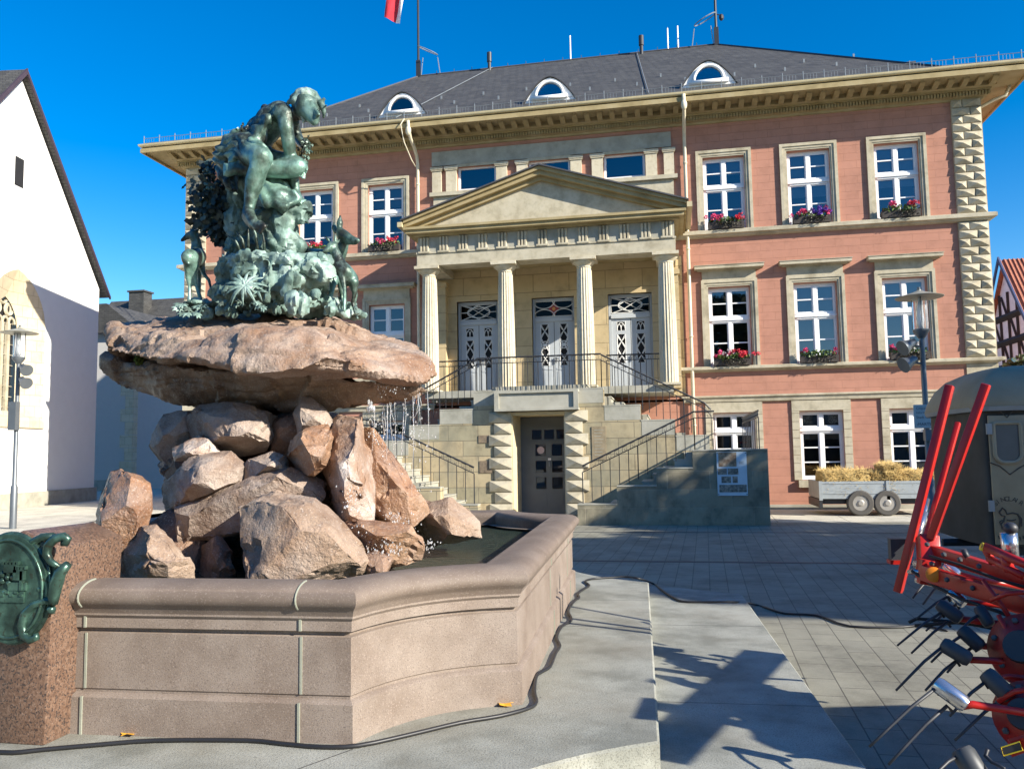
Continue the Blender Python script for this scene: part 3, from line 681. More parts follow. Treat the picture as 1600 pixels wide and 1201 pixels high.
# information board
ib = thing('information_board', 'white information board with old photographs on the stair wall', 'board', (1.32, AY0, .68)); x0, x1, z0, z1 = .99, 1.65, .67, 1.66; y = AY0-.03
pm('print_photo', [(.05,.05,.045), (.2,.18,.15), (.42,.38,.30)], 14, .6, 20, 0, 0, detail=8); pm('print_brown', [(.08,.05,.03), (.3,.2,.12), (.5,.42,.3)], 9, .6, 20, 0, 0, detail=8)
MB().box(x0, x1, y, y+.012, z0, z1).build('panel', flat('board_white', (.50,.60,.66), .35), ib)
for (a, b, c, d, mt) in ((.06,.66,.66,.99,'print_brown'), (.02,.33,.48,.62,'print_photo'), (.36,.71,.48,.62,'print_photo'), (.14,.46,.29,.44,'print_photo'), (.51,.68,.29,.44,'print_photo'), (.06,.68,.08,.25,'print_photo'), (.685,.97,.08,.25,'print_photo')):
    MB().box(x0+a*.66, x0+b*.66, y-.004, y, z0+c*.99, z0+d*.99).build('picture', M(mt), ib)
t = MB()
for i in range(3): t.box(x0+.49, x0+.60-(i % 2)*.03, y-.003, y, z0+.76-i*.022, z0+.768-i*.022)
t.build('caption_text', M('lead_dark'), ib)
for a, b in ((.03,.03),(.97,.03),(.03,.97),(.97,.97)): MB().cyl((x0+a*.66, y+.03, z0+b*.99), (x0+a*.66, y-.008, z0+b*.99), .012, None, 8).build('stud', M('iron'), ib)
# ================================================================== flower boxes
def leafcloud(m, c, rx, ry, rz, n, s, up=0):
    for _ in range(n):
        while True:
            p = Vector((R.uniform(-1,1), R.uniform(-1,1), R.uniform(-1,1)))
            if p.length < 1: break
        q = Vector(c)+Vector((p.x*rx, p.y*ry, p.z*rz)); a = Vector((R.gauss(0,1), R.gauss(0,1), R.gauss(0,1)+up)).normalized(); b = a.orthogonal().normalized(); d = a.cross(b); k = s*R.uniform(.6,1.4)
        m.add([q-b*k, q+d*k*.6, q+b*k, q-d*k*.6], [(0,1,2,3)])
pm('leaf_green', [(.03,.07,.015), (.08,.14,.03), (.15,.19,.05)], 30, .6, 20, 0, 0); pm('leaf_dark', [(.03,.04,.025), (.06,.055,.04), (.09,.07,.05)], 30, .7, 20, 0, 0)
flat('bloom_pink', (.62,.045,.16), .6, var=.35); flat('bloom_red', (.60,.03,.06), .6, var=.35); flat('bloom_white', (.8,.76,.74), .6); flat('bloom_violet', (.16,.05,.42), .6, var=.3); flat('planter_brown', (.05,.04,.035), .7)
def flowerbox(x, z, kinds, full, label):
    y = D-.14; L = 1.02
    t = thing('flower_box', label, 'flower box', (x, y, z), 'flower boxes on the window sills')
    b = MB(); b.prism([(x-L/2,y-.1,z+.2),(x-L/2,y+.1,z+.2),(x-L/2,y+.08,z),(x-L/2,y-.08,z)], (L,0,0)); b.build('planter', M('planter_brown'), t)
    m = MB(); leafcloud(m, (x,y-.04,z+.24), L*.52, .15, .12, int(330*full), .042); m.build('foliage', M('leaf_green'), t, recalc=False)
    m = MB(); leafcloud(m, (x+.1,y-.15,z+.1), L*.38, .06, .12, int(110*full), .03); m.build('trailing_foliage', M('leaf_dark'), t, recalc=False)
    for mat, cx_, w_, n in kinds:
        m = MB()
        for _ in range(n):
            c = (x+cx_+R.gauss(0,w_), y-.08+R.uniform(-.09,.06), z+.33+R.uniform(-.09,.09)); leafcloud(m, c, .07, .06, .06, 34, .026)
        m.build('blossoms', M(mat), t, recalc=False)
UZ, LZ2 = 8.145, 4.13
fb = [(3,UZ,[('bloom_pink',-.1,.2,5),('bloom_red',.28,.1,6)],1,'pink geranium box on the upper sill beside the portico, left of it'),
 (2,UZ,[('bloom_red',.0,.3,10),('bloom_white',-.05,.1,3)],1,'red geranium box on the upper sill behind the bronze fawn'),
 (1,UZ,[('bloom_pink',0,.3,8)],1,'pink geranium box on the upper sill at the far left corner, hidden by the statue'),
 (5,UZ,[('bloom_pink',-.28,.14,8),('bloom_red',.32,.1,7)],.9,'pink geranium box on the upper sill next to the right downpipe'),
 (6,UZ,[('bloom_pink',-.25,.14,7),('bloom_violet',.18,.13,14),('bloom_pink',.4,.05,4)],.8,'flower box with a clump of violet petunias on an upper sill'),
 (7,UZ,[('bloom_pink',-.25,.1,5),('bloom_red',.35,.1,5)],.9,'sparse geranium box on the upper sill nearest the right corner'),
 (5,LZ2,[('bloom_red',.3,.16,12),('bloom_pink',-.3,.14,10),('bloom_white',-.1,.1,6)],1.2,'fullest box of red pink and white geraniums on the lower sill by the downpipe'),
 (6,LZ2,[('bloom_pink',-.35,.03,2),('bloom_pink',.42,.03,2)],.8,'mostly green flower box with few blooms on the middle lower sill'),
 (7,LZ2,[('bloom_pink',-.3,.14,10),('bloom_white',.05,.08,3)],1,'pink geranium box on the lower sill behind the street lamp'),
 (3,LZ2,[('bloom_pink',0,.3,6)],1,'flower box on the lower sill left of the portico columns')]
for b, z, k, f_, lab in fb: flowerbox(BX[b]+WW/2+(.03 if z < 5 else 0), z, k, f_, lab)
# ================================================================== fountain
pm('granite_pink', [(.182,.137,.107), (.237,.188,.153), (.285,.235,.197)], 3, .75, 120, .35, .004, speck=[(170, (.10,.075,.065), .60, .6), (120, (.36,.29,.25), .62, .5), (1.3, (.14,.105,.08), .60, .45), (4.5, (.12,.09,.07), .66, .35)])
pm('granite_pink_worn', [(.13,.098,.074), (.172,.132,.104), (.21,.168,.136)], 3, .7, 120, .35, .004, speck=[(170, (.14,.10,.09), .60, .6), (120, (.32,.26,.22), .62, .45), (2.6, (.13,.10,.08), .64, .5)])
pm('granite_red_polished', [(.085,.05,.036), (.155,.092,.062), (.22,.145,.105)], 60, .28, 100, .05, .002, speck=[(90, (.035,.03,.03), .58, .85), (140, (.34,.25,.2), .66, .5)])
pm('granite_step', [(.205,.208,.178), (.31,.313,.272), (.38,.38,.333)], 2.2, .75, 90, .6, .006, lo=.36, hi=.66, detail=10, speck=[(120, (.10,.10,.085), .58, .55), (1.1, (.17,.145,.10), .60, .6), (26, (.1,.095,.08), .74, .6)])
flat('mortar_pale', (.27,.28,.225), .9, bst=.3)
PH = math.radians(2.2); FC = Vector((-3.25, 6.5, 0))
def FR(x, y, z=0):   # fountain frame -> world (x,y relative to the centre)
    c, s = math.cos(PH), math.sin(PH); return Vector((FC.x + c*x - s*y, FC.y + s*x + c*y, z))
def plan(hx, hy, cut, sag, n=8, o=0):
    # rectangle with concave cut corners, counter-clockwise, list of (x,y)
    out = []
    for (sx_, sy_) in ((1,-1),(1,1),(-1,1),(-1,-1)):
        a = Vector((sx_*(hx-cut), sy_*hy)); b = Vector((sx_*hx, sy_*(hy-cut*.98)))
        if sx_*sy_ > 0: a, b = b, a
        mid = (a+b)/2; inn = Vector((-sx_, -sy_)).normalized()
        for i in range(n+1):
            t = i/n; out.append(a.lerp(b, t) + inn*sag*(1-(2*t-1)**2))
    return out
def offset(poly, o):
    n = len(poly); res = []
    for i in range(n):
        a, b, c = poly[i-1], poly[i], poly[(i+1) % n]
        d1 = (b-a).normalized(); d2 = (c-b).normalized(); n1 = Vector((d1.y, -d1.x)); n2 = Vector((d2.y, -d2.x)); k = (n1+n2)
        k = k.normalized(); res.append(b + k*(o/max(.5, k.dot(n1))))
    return res
def sweep(poly, prof, i0=0, i1=None, closed=True, capit=False):
    m = MB(); rings = [[FR(p.x, p.y, z) for p in offset(poly, o)] for o, z in prof]; n = len(poly)
    idx = list(range(n)) if closed else list(range(i0, i1+1))
    vs = [rings[j][i] for j in range(len(prof)) for i in idx]; L = len(idx); fs = []
    for j in range(len(prof)-1):
        for i in range(L if closed else L-1): fs.append((j*L+i, j*L+(i+1) % L, (j+1)*L+(i+1) % L, (j+1)*L+i))
    m.add(vs, fs); return m
BP = plan(2.265, 2.62, .72, .14)
S0 = .30
def pr(l): return [(o, S0+z) for o, z in l]
FB = thing('fountain_basin', 'pink granite fountain basin with rounded rim and concave corners', 'fountain', (FC.x, FC.y, S0))
m = sweep(BP, pr([(.045,.0),(.045,.185),(.035,.195),(.012,.205),(.012,.218),(.02,.225),(.02,.505),(.0,.512),(.0,.527),(.03,.535),(.03,.585),(.045,.60),(.045,.625),(-.3,.625)])); m.build('wall', M('granite_pink'), FB, 25)
rim = [(.045,.61),(.055,.635)] + [(-.04+.135*math.cos(t), .695+.074*math.sin(t)) for t in [math.radians(a) for a in range(-40, 91, 13)]] + [(-.08,.769),(-.14,.757)] + [(-.16+.055*math.cos(t), .70+.06*math.sin(t)) for t in [math.radians(a) for a in range(90, 200, 20)]] + [(-.20,.60),(-.20,.2)]
sweep(BP, pr(rim)).build('rim', M('granite_pink_worn'), FB, 35)
def joint(x, y, dx, dy):
    m = MB()
    for (o, z0, z1) in ((.05,.0,.19), (.023,.225,.505), (.036,.535,.6)):
        a = FR(x-dx*.006, y-dy*.006); b = FR(x+dx*.006, y+dy*.006); nrm = Vector((dy, -dx, 0)); nv = (FR(nrm.x, nrm.y)-FR(0,0))
        a = a+nv*(o+.002-.01); b = b+nv*(o+.002-.01)
        m.prism([(a.x,a.y,S0+z0),(b.x,b.y,S0+z0),(b.x,b.y,S0+z1),(a.x,a.y,S0+z1)], nv*.01)
    m.build('mortar_joint', M('mortar_pale'), FB)
joint(1.30, -2.62, 1, 0); joint(2.265, -.2, 0, 1); joint(2.265, 1.3, 0, 1); joint(.12, -2.62, 1, 0)
m = MB()
pts = [FR(1.30, -2.62-(.0+o), S0+z) for o, z in [(-.04+.137*math.cos(t), .695+.075*math.sin(t)) for t in [math.radians(a) for a in range(-40, 95, 13)]]]
m.tube(pts, .005, 5); m.build('mortar_joint', M('mortar_pale'), FB); m = MB()
pts = [FR(.12, -2.62-(.0+o), S0+z) for o, z in [(-.04+.138*math.cos(t), .695+.077*math.sin(t)) for t in [math.radians(a) for a in range(-40, 95, 13)]]]
m.tube(pts, .005, 5)
m.build('mortar_joint', M('mortar_pale'), FB)
m = MB(); q = offset(BP, -.12); m.poly([FR(p.x, p.y, S0+.12) for p in q]); m.build('basin_floor', M('granite_pink_worn'), FB)
# water
mw, nt, b = newmat('water'); b.inputs['Base Color'].default_value = (.075,.105,.075,1); b.inputs['Roughness'].default_value = .03; b.inputs['IOR'].default_value = 1.33; b.inputs['Transmission Weight'].default_value = .55
bump(nt, b, tex(nt, 7, 4, .6, (1,2.2,1)), 1.0, .06); bump(nt, b, tex(nt, 26, 3, .6), .8, .016); MATS['water'] = mw
m = MB(); m.poly([FR(p.x, p.y, S0+.60) for p in offset(BP, -.195)]); tag(m.build('water', mw), kind='structure')
# steps round the fountain
def platform(name, hx, hy, cut, sag, z0, z1, label, joints):
    P_ = plan(hx, hy, cut, sag, 10); t = thing(name, label, 'step', (FC.x, FC.y, z0), None)
    sweep(P_, [(0,z0),(0,z1-.012),(-.012,z1)]).build('kerb_face', M('granite_step'), t, 30)
    m = MB(); m.poly([FR(p.x, p.y, z1) for p in offset(P_, -.012)]); m.build('tread', M('granite_step'), t)
    j = MB()
    for (x0, y0, x1, y1) in joints:
        a, b = FR(x0, y0, z1+.001), FR(x1, y1, z1+.001); d = (b-a).normalized(); nn = Vector((-d.y, d.x, 0))*.004
        j.poly([a-nn, b-nn, b+nn, a+nn])
    j.build('joint', M('lead_dark'), t); return t
UPX, UPY = 3.055, 3.34
platform('granite_step', UPX, UPY, .90, .10, .15, S0, 'pale granite upper step directly under the fountain basin', [(2.32,.15,3.05,.15), (2.32,1.35,3.05,1.35)] + [(1.60,-2.72,1.28,-3.25)])
platform('granite_step', 4.05, 4.15, 1.5, .2, .0, .15, 'wide pale granite lower step around the fountain', [(3.03,1.0,4.04,1.0), (3.03,-1.3,4.04,-1.3), (3.03,2.4,4.04,2.4)])
# pillar with crest
py0 = 3.66
pl = thing('granite_pillar', 'polished red granite pillar on the near side of the basin', 'pillar', (-3.26, py0, S0))
m = MB(); x0, x1 = -3.44, -3.09
fr = [(x0,py0,S0), (x1,py0,S0), (x1+.015,py0+.02,1.27), ((x0+x1)/2,py0+.02,1.35), (x0-.015,py0+.02,1.27)]
m.prism(fr, (0,.52,0)); q = realize(m, [('BEVEL', dict(width=.008, segments=2))]); q.transform(Matrix.Translation(-LOC[pl.name])); link('shaft', q, M('granite_red_polished'), pl, 30)
m = MB(); m.box(x0-.3, x1-.12, py0+.521, py0+.70, .75, 1.235); m.box(x0+.05, x1-.14, py0-.05, py0-.0, 1.1, 1.30); q = realize(m, [('BEVEL', dict(width=.012, segments=2))]); q.transform(Matrix.Translation(-LOC[pl.name])); link('back_block', q, M('granite_red_polished'), pl, 30)
pm('bronze_crest', [(.015,.022,.018), (.05,.10,.08), (.13,.26,.20)], 7, .3, 40, .25, .004, .55, speck=[(30, (.04,.03,.02), .63, .6)])
def Zc(zx, zy, y=py0-.03): return W(zx/5, 800+zy/5, y)
cr = thing('bronze_crest', 'green bronze crest with a castle relief on the granite pillar', 'crest', tuple(Zc(110,600)))
oc = Zc(100, 590); ex = (Zc(318,545)-oc); ey = (Zc(150,330)-oc)
m = MB(); ring = [oc + Vector((.235*math.cos(t)-.02*math.sin(t), 0, .29*math.sin(t)+.01*math.cos(t)))*.92 for t in [2*math.pi*k/40 for k in range(40)]]
m.prism([p+Vector((0,.02,0)) for p in ring], (0,-.045,0)); 
outl = [(-190,300),(180,290),(340,190),(360,400),(560,400),(430,650),(430,790),(330,700),(190,780),(170,960),(60,1000),(-150,1000),(-300,800)]
m.prism([Zc(a,b,py0-.0) for a, b in outl], (0,-.025,0))
m.build('shield', M('bronze_crest'), cr, 30)
m = MB(); m.tube(ring, .014, 8, closed=True); m.tube([oc+(p-oc)*.9+Vector((0,-.028,0)) for p in ring], .008, 6, closed=True)
m.tube([Zc(*p) for p in ((180,285),(260,230),(330,195),(420,190))], [.012,.02,.022,.02], 8)
m.tube([Zc(*p, py0-.05) for p in ((470,430),(400,390),(365,330),(375,260),(430,205),(500,190),(530,210),(515,240),(485,245))], [.012,.018,.022,.024,.024,.022,.02,.018,.014], 10)
m.tube([Zc(*p, py0-.06) for p in ((530,405),(470,470),(440,560),(420,660),(420,720))], [.02,.03,.032,.028,.02], 10)
m.tube([Zc(*p, py0-.05) for p in ((430,700),(360,690),(270,720),(200,790),(175,880),(190,960),(240,995),(285,975),(280,945))], [.02,.02,.022,.024,.026,.024,.022,.018,.014], 10)
m.ball(Zc(400,760,py0-.05), .022, 10, 8); m.ball(Zc(320,600,py0-.04), .02, 10, 8)
m.build('scrollwork', M('bronze_crest'), cr, True)
m = MB()
def rb(a, b, c, d, t=.018): 
    p, q = Zc(a, d), Zc(c, b); m.box(p.x, q.x, py0-.055-t, py0-.035, p.z, q.z)
rb(80,400,180,460); rb(150,440,235,520)
for k in range(5): rb(64+k*28, 375, 78+k*28, 400)
for k in range(4): rb(158+k*26, 412, 172+k*26, 440)
rb(105,540,245,600,.012); rb(-60,600,225,690,.008); rb(200,450,225,600); rb(-30,410,10,600)
for k in range(8): rb(-60+k*36, 606+(k % 2)*22, -34+k*36, 624+(k % 2)*22, .014)
for k in range(5):
    t = 2*math.pi*k/5; m.ball(Zc(60+46*math.cos(t), 510+46*math.sin(t), py0-.055), .017, 8, 6)
m.ball(Zc(60,510,py0-.06), .013, 8, 6); m.ball(Zc(35,630,py0-.055), (.018,.012,.02), 8, 6)
m.build('castle_relief', M('bronze_crest'), cr, 40)
# ================================================================== boulders
def rockmat(name, cols, rough=.8, wet=False, lo=.3, hi=.7, speck=None):
    m_ = pm(name, cols, 2.6, rough, 38, .9, .02, lo=.36, hi=.64, speck=(speck or []) + ([(1.0, (.25,.12,.06), .55, .6), (1.7, (.52,.475,.435), .64, .65), (6, (.10,.065,.045), .66, .5)] if name not in ('rock_brown', 'rock_wet_shaded') else []) + [(110, (.20,.15,.13), .60, .55), (75, (.58,.50,.44), .64, .35)], detail=9); return m_
rockmat('rock_pink', [(.20,.13,.085), (.36,.265,.195), (.45,.35,.27)], speck=[(2.2, (.20,.12,.07), .62, .55)])
rockmat('rock_rust', [(.17,.075,.04), (.34,.185,.105), (.44,.29,.19)], .45, speck=[(3, (.11,.06,.035), .60, .6)])
rockmat('rock_grey', [(.13,.085,.06), (.30,.235,.19), (.45,.39,.34)], speck=[(2.5, (.16,.11,.08), .60, .55)])
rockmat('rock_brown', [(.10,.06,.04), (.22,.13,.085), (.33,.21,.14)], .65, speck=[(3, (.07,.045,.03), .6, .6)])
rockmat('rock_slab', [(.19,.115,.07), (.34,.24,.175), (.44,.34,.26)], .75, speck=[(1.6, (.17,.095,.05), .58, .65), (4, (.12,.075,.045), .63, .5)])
rockmat('rock_wet_shaded', [(.10,.06,.035), (.21,.135,.085), (.33,.225,.15)], .5, speck=[(2, (.28,.22,.18), .64, .5)])  # wet brown rock, with underside shade put into the colour
rockmat('rock_limed', [(.26,.14,.075), (.40,.29,.22), (.66,.62,.58)], .5, speck=[(2.4, (.30,.155,.08), .50, .8)])
def ZB(zx, zy, d): return W(140+zx/2.5806, 460+zy/2.5806, d)
def hull_mesh(pts):
    bm = bmesh.new()
    for p in pts: bm.verts.new(p)
    bmesh.ops.convex_hull(bm, input=bm.verts[:]); 
    loose = [v for v in bm.verts if not v.link_faces]; bmesh.ops.delete(bm, geom=loose, context='VERTS')
    me = bpy.data.meshes.new('h'); bm.to_mesh(me); bm.free(); return me
def hull_to(mb, pts):
    me = hull_mesh(pts); mb.add([v.co.copy() for v in me.vertices], [tuple(p.vertices) for p in me.polygons]); bpy.data.meshes.remove(me)
def facet(p, s):
    v = noise.voronoi(p*s)[1]; q = v[0]; h = Vector((math.sin(q.x*91.7+q.y*17.3)*1.0, math.sin(q.y*73.1+q.z*31.9), math.sin(q.z*53.3+q.x*11.1)))
    return max(-1, min(1, (p*s-q).dot(h)*1.3)), (math.sin(q.x*37.1+q.y*91.3+q.z*11.7))
def roughen(me, seed, amp=.035, fine=.012, ridge=.03):
    s = Vector((seed*3.7, seed*1.3, seed*7.1))
    def fn(p, n):
        f1, k1 = facet(p+s, 2.2); st = abs(noise.noise(Vector((p.x*3.5, p.y*3.5, p.z*9))+s))
        return n*(f1*amp*.5 + fbm(p*7+s, 4)*fine*1.3 + fbm(p*30+s, 3)*fine*.8 - max(0, .14-st)*fine*5 + fbm(p*1.5+s, 2)*amp*.3)
    return displace(me, fn)
def chip(me, seed, k=13, lo=.015, hi=.10):
    rr = random.Random(seed); bm = bmesh.new(); bm.from_mesh(me); ext = max((v.co-w.co).length for v in bm.verts[:1] for w in bm.verts)
    for _ in range(k):
        v = Vector((rr.gauss(0,1), rr.gauss(-.6,.8), rr.gauss(.2,.8))).normalized(); s_ = max(p.co.dot(v) for p in bm.verts); d = s_-ext*rr.uniform(lo, hi)
        g_ = bm.verts[:]+bm.edges[:]+bm.faces[:]; bmesh.ops.bisect_plane(bm, geom=g_, plane_co=v*d, plane_no=v, clear_outer=True)
        pts = [p.co.copy() for p in bm.verts]; bm.clear()
        for p in pts: bm.verts.new(p)
        bmesh.ops.convex_hull(bm, input=bm.verts[:]); bmesh.ops.delete(bm, geom=[v_ for v_ in bm.verts if not v_.link_faces], context='VERTS')
    bm.to_mesh(me); bm.free(); return me
def dense(me, L):
    bm = bmesh.new(); bm.from_mesh(me); bmesh.ops.triangulate(bm, faces=bm.faces)
    for _ in range(7):
        e = [x for x in bm.edges if x.calc_length() > L]
        if not e: break
        bmesh.ops.subdivide_edges(bm, edges=e, cuts=1); bmesh.ops.triangulate(bm, faces=[f for f in bm.faces if len(f.verts) > 3])
    bm.to_mesh(me); bm.free(); return me
NR = [0]
def rock(label, mat, sil, d0, front, d1, back=.6, bs=.75, vox=.019, amp=.04, fine=.013, ridge=.035):
    P_ = [ZB(x, y, d0) for x, y in sil]; c = sum(P_, Vector())/len(P_); P_ = [c+(p-c)*1.09 for p in P_]
    pts = list(P_) + [ZB(x, y, d) for x, y, d in [(f+(d1,))[:3] for f in front]]
    for p in P_: q = c + (p-c)*bs; d = (q-EYE); pts.append(EYE + d*((d0+back)/d.y))
    NR[0] += 1; me = dense(chip(hull_mesh(pts), NR[0]+40), .05); roughen(me, NR[0], amp, fine, ridge)
    o = link('boulder', me, M(mat), None, 27); rebase(o); return tag(o, label, 'boulder', 'boulders of the fountain rock pile')
rock('largest pale pink boulder at the front of the pile beside the rim', 'rock_pink', [(650,815),(760,806),(850,812),(905,830),(975,905),(1075,1005),(1105,1065),(1090,1120),(820,1180),(600,1180),(570,1060),(540,950),(565,890)], 4.95, [(655,870),(690,1010),(650,1150),(870,890),(960,1000),(1000,1090),(860,1160)], 4.55, .7, .8)
rock('long grey wedge boulder behind the largest one', 'rock_grey', [(330,875),(430,830),(520,790),(690,722),(800,705),(880,730),(960,760),(900,860),(700,940),(490,985),(370,990),(322,920)], 5.35, [(480,870),(640,790),(720,760),(400,930)], 5.1)
rock('small split pink boulder next to the tall rust one, low on the left', 'rock_pink', [(205,945),(270,938),(330,990),(405,1085),(415,1190),(150,1190),(150,1060),(160,975)], 4.75, [(215,1000),(240,1090),(330,1060)], 4.5, .5)
rock('tall rust coloured standing boulder at the far left', 'rock_rust', [(75,715),(130,710),(190,735),(232,775),(226,830),(245,870),(238,915),(200,985),(165,1060),(150,1180),(60,1180),(15,965),(40,830)], 4.85, [(105,830),(85,980),(160,900),(60,900)], 4.65, .35)
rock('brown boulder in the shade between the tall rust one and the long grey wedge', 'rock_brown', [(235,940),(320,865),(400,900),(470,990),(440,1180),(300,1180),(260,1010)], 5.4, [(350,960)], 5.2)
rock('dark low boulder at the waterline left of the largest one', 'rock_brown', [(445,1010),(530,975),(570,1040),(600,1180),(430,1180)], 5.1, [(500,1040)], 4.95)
rock('grey topped block resting on the long wedge, left side', 'rock_grey', [(345,712),(440,648),(560,642),(617,690),(612,757),(460,815),(310,868),(282,778)], 5.45, [(455,690),(420,760),(560,760)], 5.15)
rock('small grey stone wedged above the long grey wedge', 'rock_grey', [(640,670),(730,638),(790,658),(808,705),(700,725),(608,757)], 5.4, [(715,690)], 5.25, .4)
rock('broad grey boulder under the slab, upper middle', 'rock_grey', [(410,455),(560,440),(650,455),(765,490),(745,625),(600,650),(510,640),(400,580)], 5.75, [(560,520),(640,510),(520,600)], 5.4)
rock('white faced stone on the left shoulder of the pile', 'rock_limed', [(338,628),(440,568),(485,592),(530,632),(500,660),(350,660)], 5.5, [(430,620)], 5.35, .4)
rock('grey left edge boulder just below the overhang', 'rock_grey', [(300,490),(420,470),(430,560),(345,640),(330,720),(295,725),(265,660),(242,630),(262,570),(290,535)], 5.8, [(320,570)], 5.6)
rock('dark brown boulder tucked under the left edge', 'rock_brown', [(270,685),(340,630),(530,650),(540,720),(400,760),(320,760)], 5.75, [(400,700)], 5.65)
rock('rust stained block in the middle of the pile', 'rock_rust', [(815,590),(870,545),(960,523),(988,570),(962,690),(905,727),(850,722),(785,655)], 5.35, [(840,600),(930,580),(900,680)], 5.1)
rock('pointed upright stone touching the slab', 'rock_grey', [(862,418),(892,424),(962,480),(985,525),(840,575),(835,485)], 5.6, [(880,470)], 5.4, .4)
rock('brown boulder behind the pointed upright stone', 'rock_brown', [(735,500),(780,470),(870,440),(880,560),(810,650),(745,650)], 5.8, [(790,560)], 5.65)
rock('tall white crusted boulder carrying the right side of the slab', 'rock_limed', [(965,520),(1000,480),(1105,490),(1115,600),(1147,760),(1130,905),(1000,915),(985,800),(940,720),(955,640)], 5.5, [(1030,700),(1050,860),(1010,600)], 5.15)
rock('long slanting rust boulder leaning on the right of the pile', 'rock_rust', [(1100,530),(1150,540),(1192,700),(1240,750),(1375,890),(1340,930),(1230,945),(1140,890),(1120,760)], 5.9, [(1170,760),(1260,870)], 5.55)
rock('wet orange boulder at the water on the right', 'rock_rust', [(985,930),(1100,910),(1290,935),(1335,1000),(1325,1060),(1190,1090),(1040,1060)], 5.25, [(1100,970),(1250,990)], 5.0, .5)
rock('pale pink boulder standing in the water at the far right', 'rock_pink', [(1325,850),(1380,835),(1460,822),(1505,850),(1568,915),(1570,975),(1430,1000),(1350,1015),(1285,945)], 6.2, [(1400,900),(1440,960),(1500,900)], 5.9)
rock('flat wet brown stone in front of the orange boulder', 'rock_brown', [(1085,1060),(1180,1040),(1275,1105),(1200,1150),(1090,1150)], 4.95, [(1170,1090)], 4.85, .5)
rock('small brown stone behind the far right boulder', 'rock_brown', [(1310,820),(1380,845),(1400,900),(1310,890)], 6.7, [(1350,860)], 6.6, .4)
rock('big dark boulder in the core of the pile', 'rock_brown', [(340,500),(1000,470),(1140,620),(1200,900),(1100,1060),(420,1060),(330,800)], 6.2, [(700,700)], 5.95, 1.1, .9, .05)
# table slab
m = MB()
up = [(75,135,6.3),(130,126,6.2),(205,152,6.2),(280,128,6.4),(300,96,6.5),(440,82,6.7),(700,78,6.9),(1000,100,6.7),(1100,130,6.5),(1200,190,6.3),(1330,262,6.1),(1385,278,6.1),(1402,330,6.1)]
fl_ = [(78,228,5.95),(230,260,5.55),(420,255,5.3),(700,320,5.15),(840,300,5.15),(960,250,5.2),(1060,265,5.3),(1200,330,5.5),(1340,350,5.8)]
tp = [(330,160,5.6),(640,165,5.35),(900,160,5.4),(1080,200,5.5)]
bk = [(200,110,7.3),(500,70,7.6),(900,70,7.5),(1250,200,7.1),(200,260,7.3),(1250,320,7.1),(700,300,7.6)]
hull_to(m, [ZB(*p) for p in up+fl_+tp+bk])
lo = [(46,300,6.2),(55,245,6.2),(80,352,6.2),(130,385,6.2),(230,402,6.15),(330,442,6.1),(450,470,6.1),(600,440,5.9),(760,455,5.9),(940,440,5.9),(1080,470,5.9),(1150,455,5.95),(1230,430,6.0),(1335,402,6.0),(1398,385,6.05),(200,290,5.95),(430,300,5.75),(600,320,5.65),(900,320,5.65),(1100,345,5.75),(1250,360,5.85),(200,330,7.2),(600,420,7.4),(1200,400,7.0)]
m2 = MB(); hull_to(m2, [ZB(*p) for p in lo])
slab = thing('rock_slab', 'huge overhanging granite table rock carried by the boulders under the bronze statue', 'rock', tuple(ZB(700,440,6.2)))
def fn(p, n):
    f1, k1 = facet(p+Vector((5,2,8)), 1.7); f2, k2 = facet(p, 6.5); st = abs(noise.noise(Vector((p.x*1.3, p.y*1.3, p.z*10))))-.2
    return n*(f1*.035 + fbm(p*3.2, 4)*.045 + fbm(p*14, 5)*.024 - max(0, .12-abs(st))*.12 - abs(noise.noise(p*5.5))*.012 + fbm(p*1.4, 2)*.07)
for mb_, nm, mt in ((m, 'slab_body', 'rock_slab'), (m2, 'wet_shaded_underside', 'rock_wet_shaded')):  # lower hull: wet stone, darker tone also stands in for shade
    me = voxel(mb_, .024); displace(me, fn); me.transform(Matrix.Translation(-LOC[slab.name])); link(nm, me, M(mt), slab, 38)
# moss patch and falling water
# moss patch
pm('moss', [(.05,.08,.01), (.14,.18,.03)], 40, .95, 80, .8, .01)
m = MB(); leafcloud(m, tuple(ZB(200,262,5.86)), .03, .05, .045, 240, .012); o = m.build('moss', M('moss'), None, recalc=False); rebase(o); tag(o, 'bright green moss tuft under the left edge of the table rock', 'moss')
md, nt, b = newmat('water_drops'); b.inputs['Base Color'].default_value = (.9,.92,.95,1); b.inputs['Roughness'].default_value = .08; b.inputs['Transmission Weight'].default_value = .6; b.inputs['IOR'].default_value = 1.33; MATS['water_drops'] = md
m = MB()
def drops(pts, n, s0=.003, s1=.009, sp=.05):
    for _ in range(n):
        a, b_ = R.choice(pts); q = a.lerp(b_, R.random()) + Vector((R.gauss(0,sp), R.gauss(0,sp), R.gauss(0,sp))); r = R.uniform(s0, s1); m.ball(q, (r, r, r*R.uniform(1,2.2)), 5, 4)
b.inputs['Alpha'].default_value = .55
drops([(ZB(1180,440,5.9), ZB(1190,900,5.9)), (ZB(1230,430,5.9), ZB(1240,800,5.9)), (ZB(1280,400,5.9), ZB(1330,960,5.9)), (ZB(1150,460,5.8), ZB(1160,640,5.8)), (ZB(1345,370,6.0), ZB(1350,640,6.0))], 240, .002, .006)
drops([(ZB(1200,400,5.9), ZB(1380,300,5.95)), (ZB(1150,380,5.7), ZB(1250,380,5.7))], 90, .002, .005, .03)
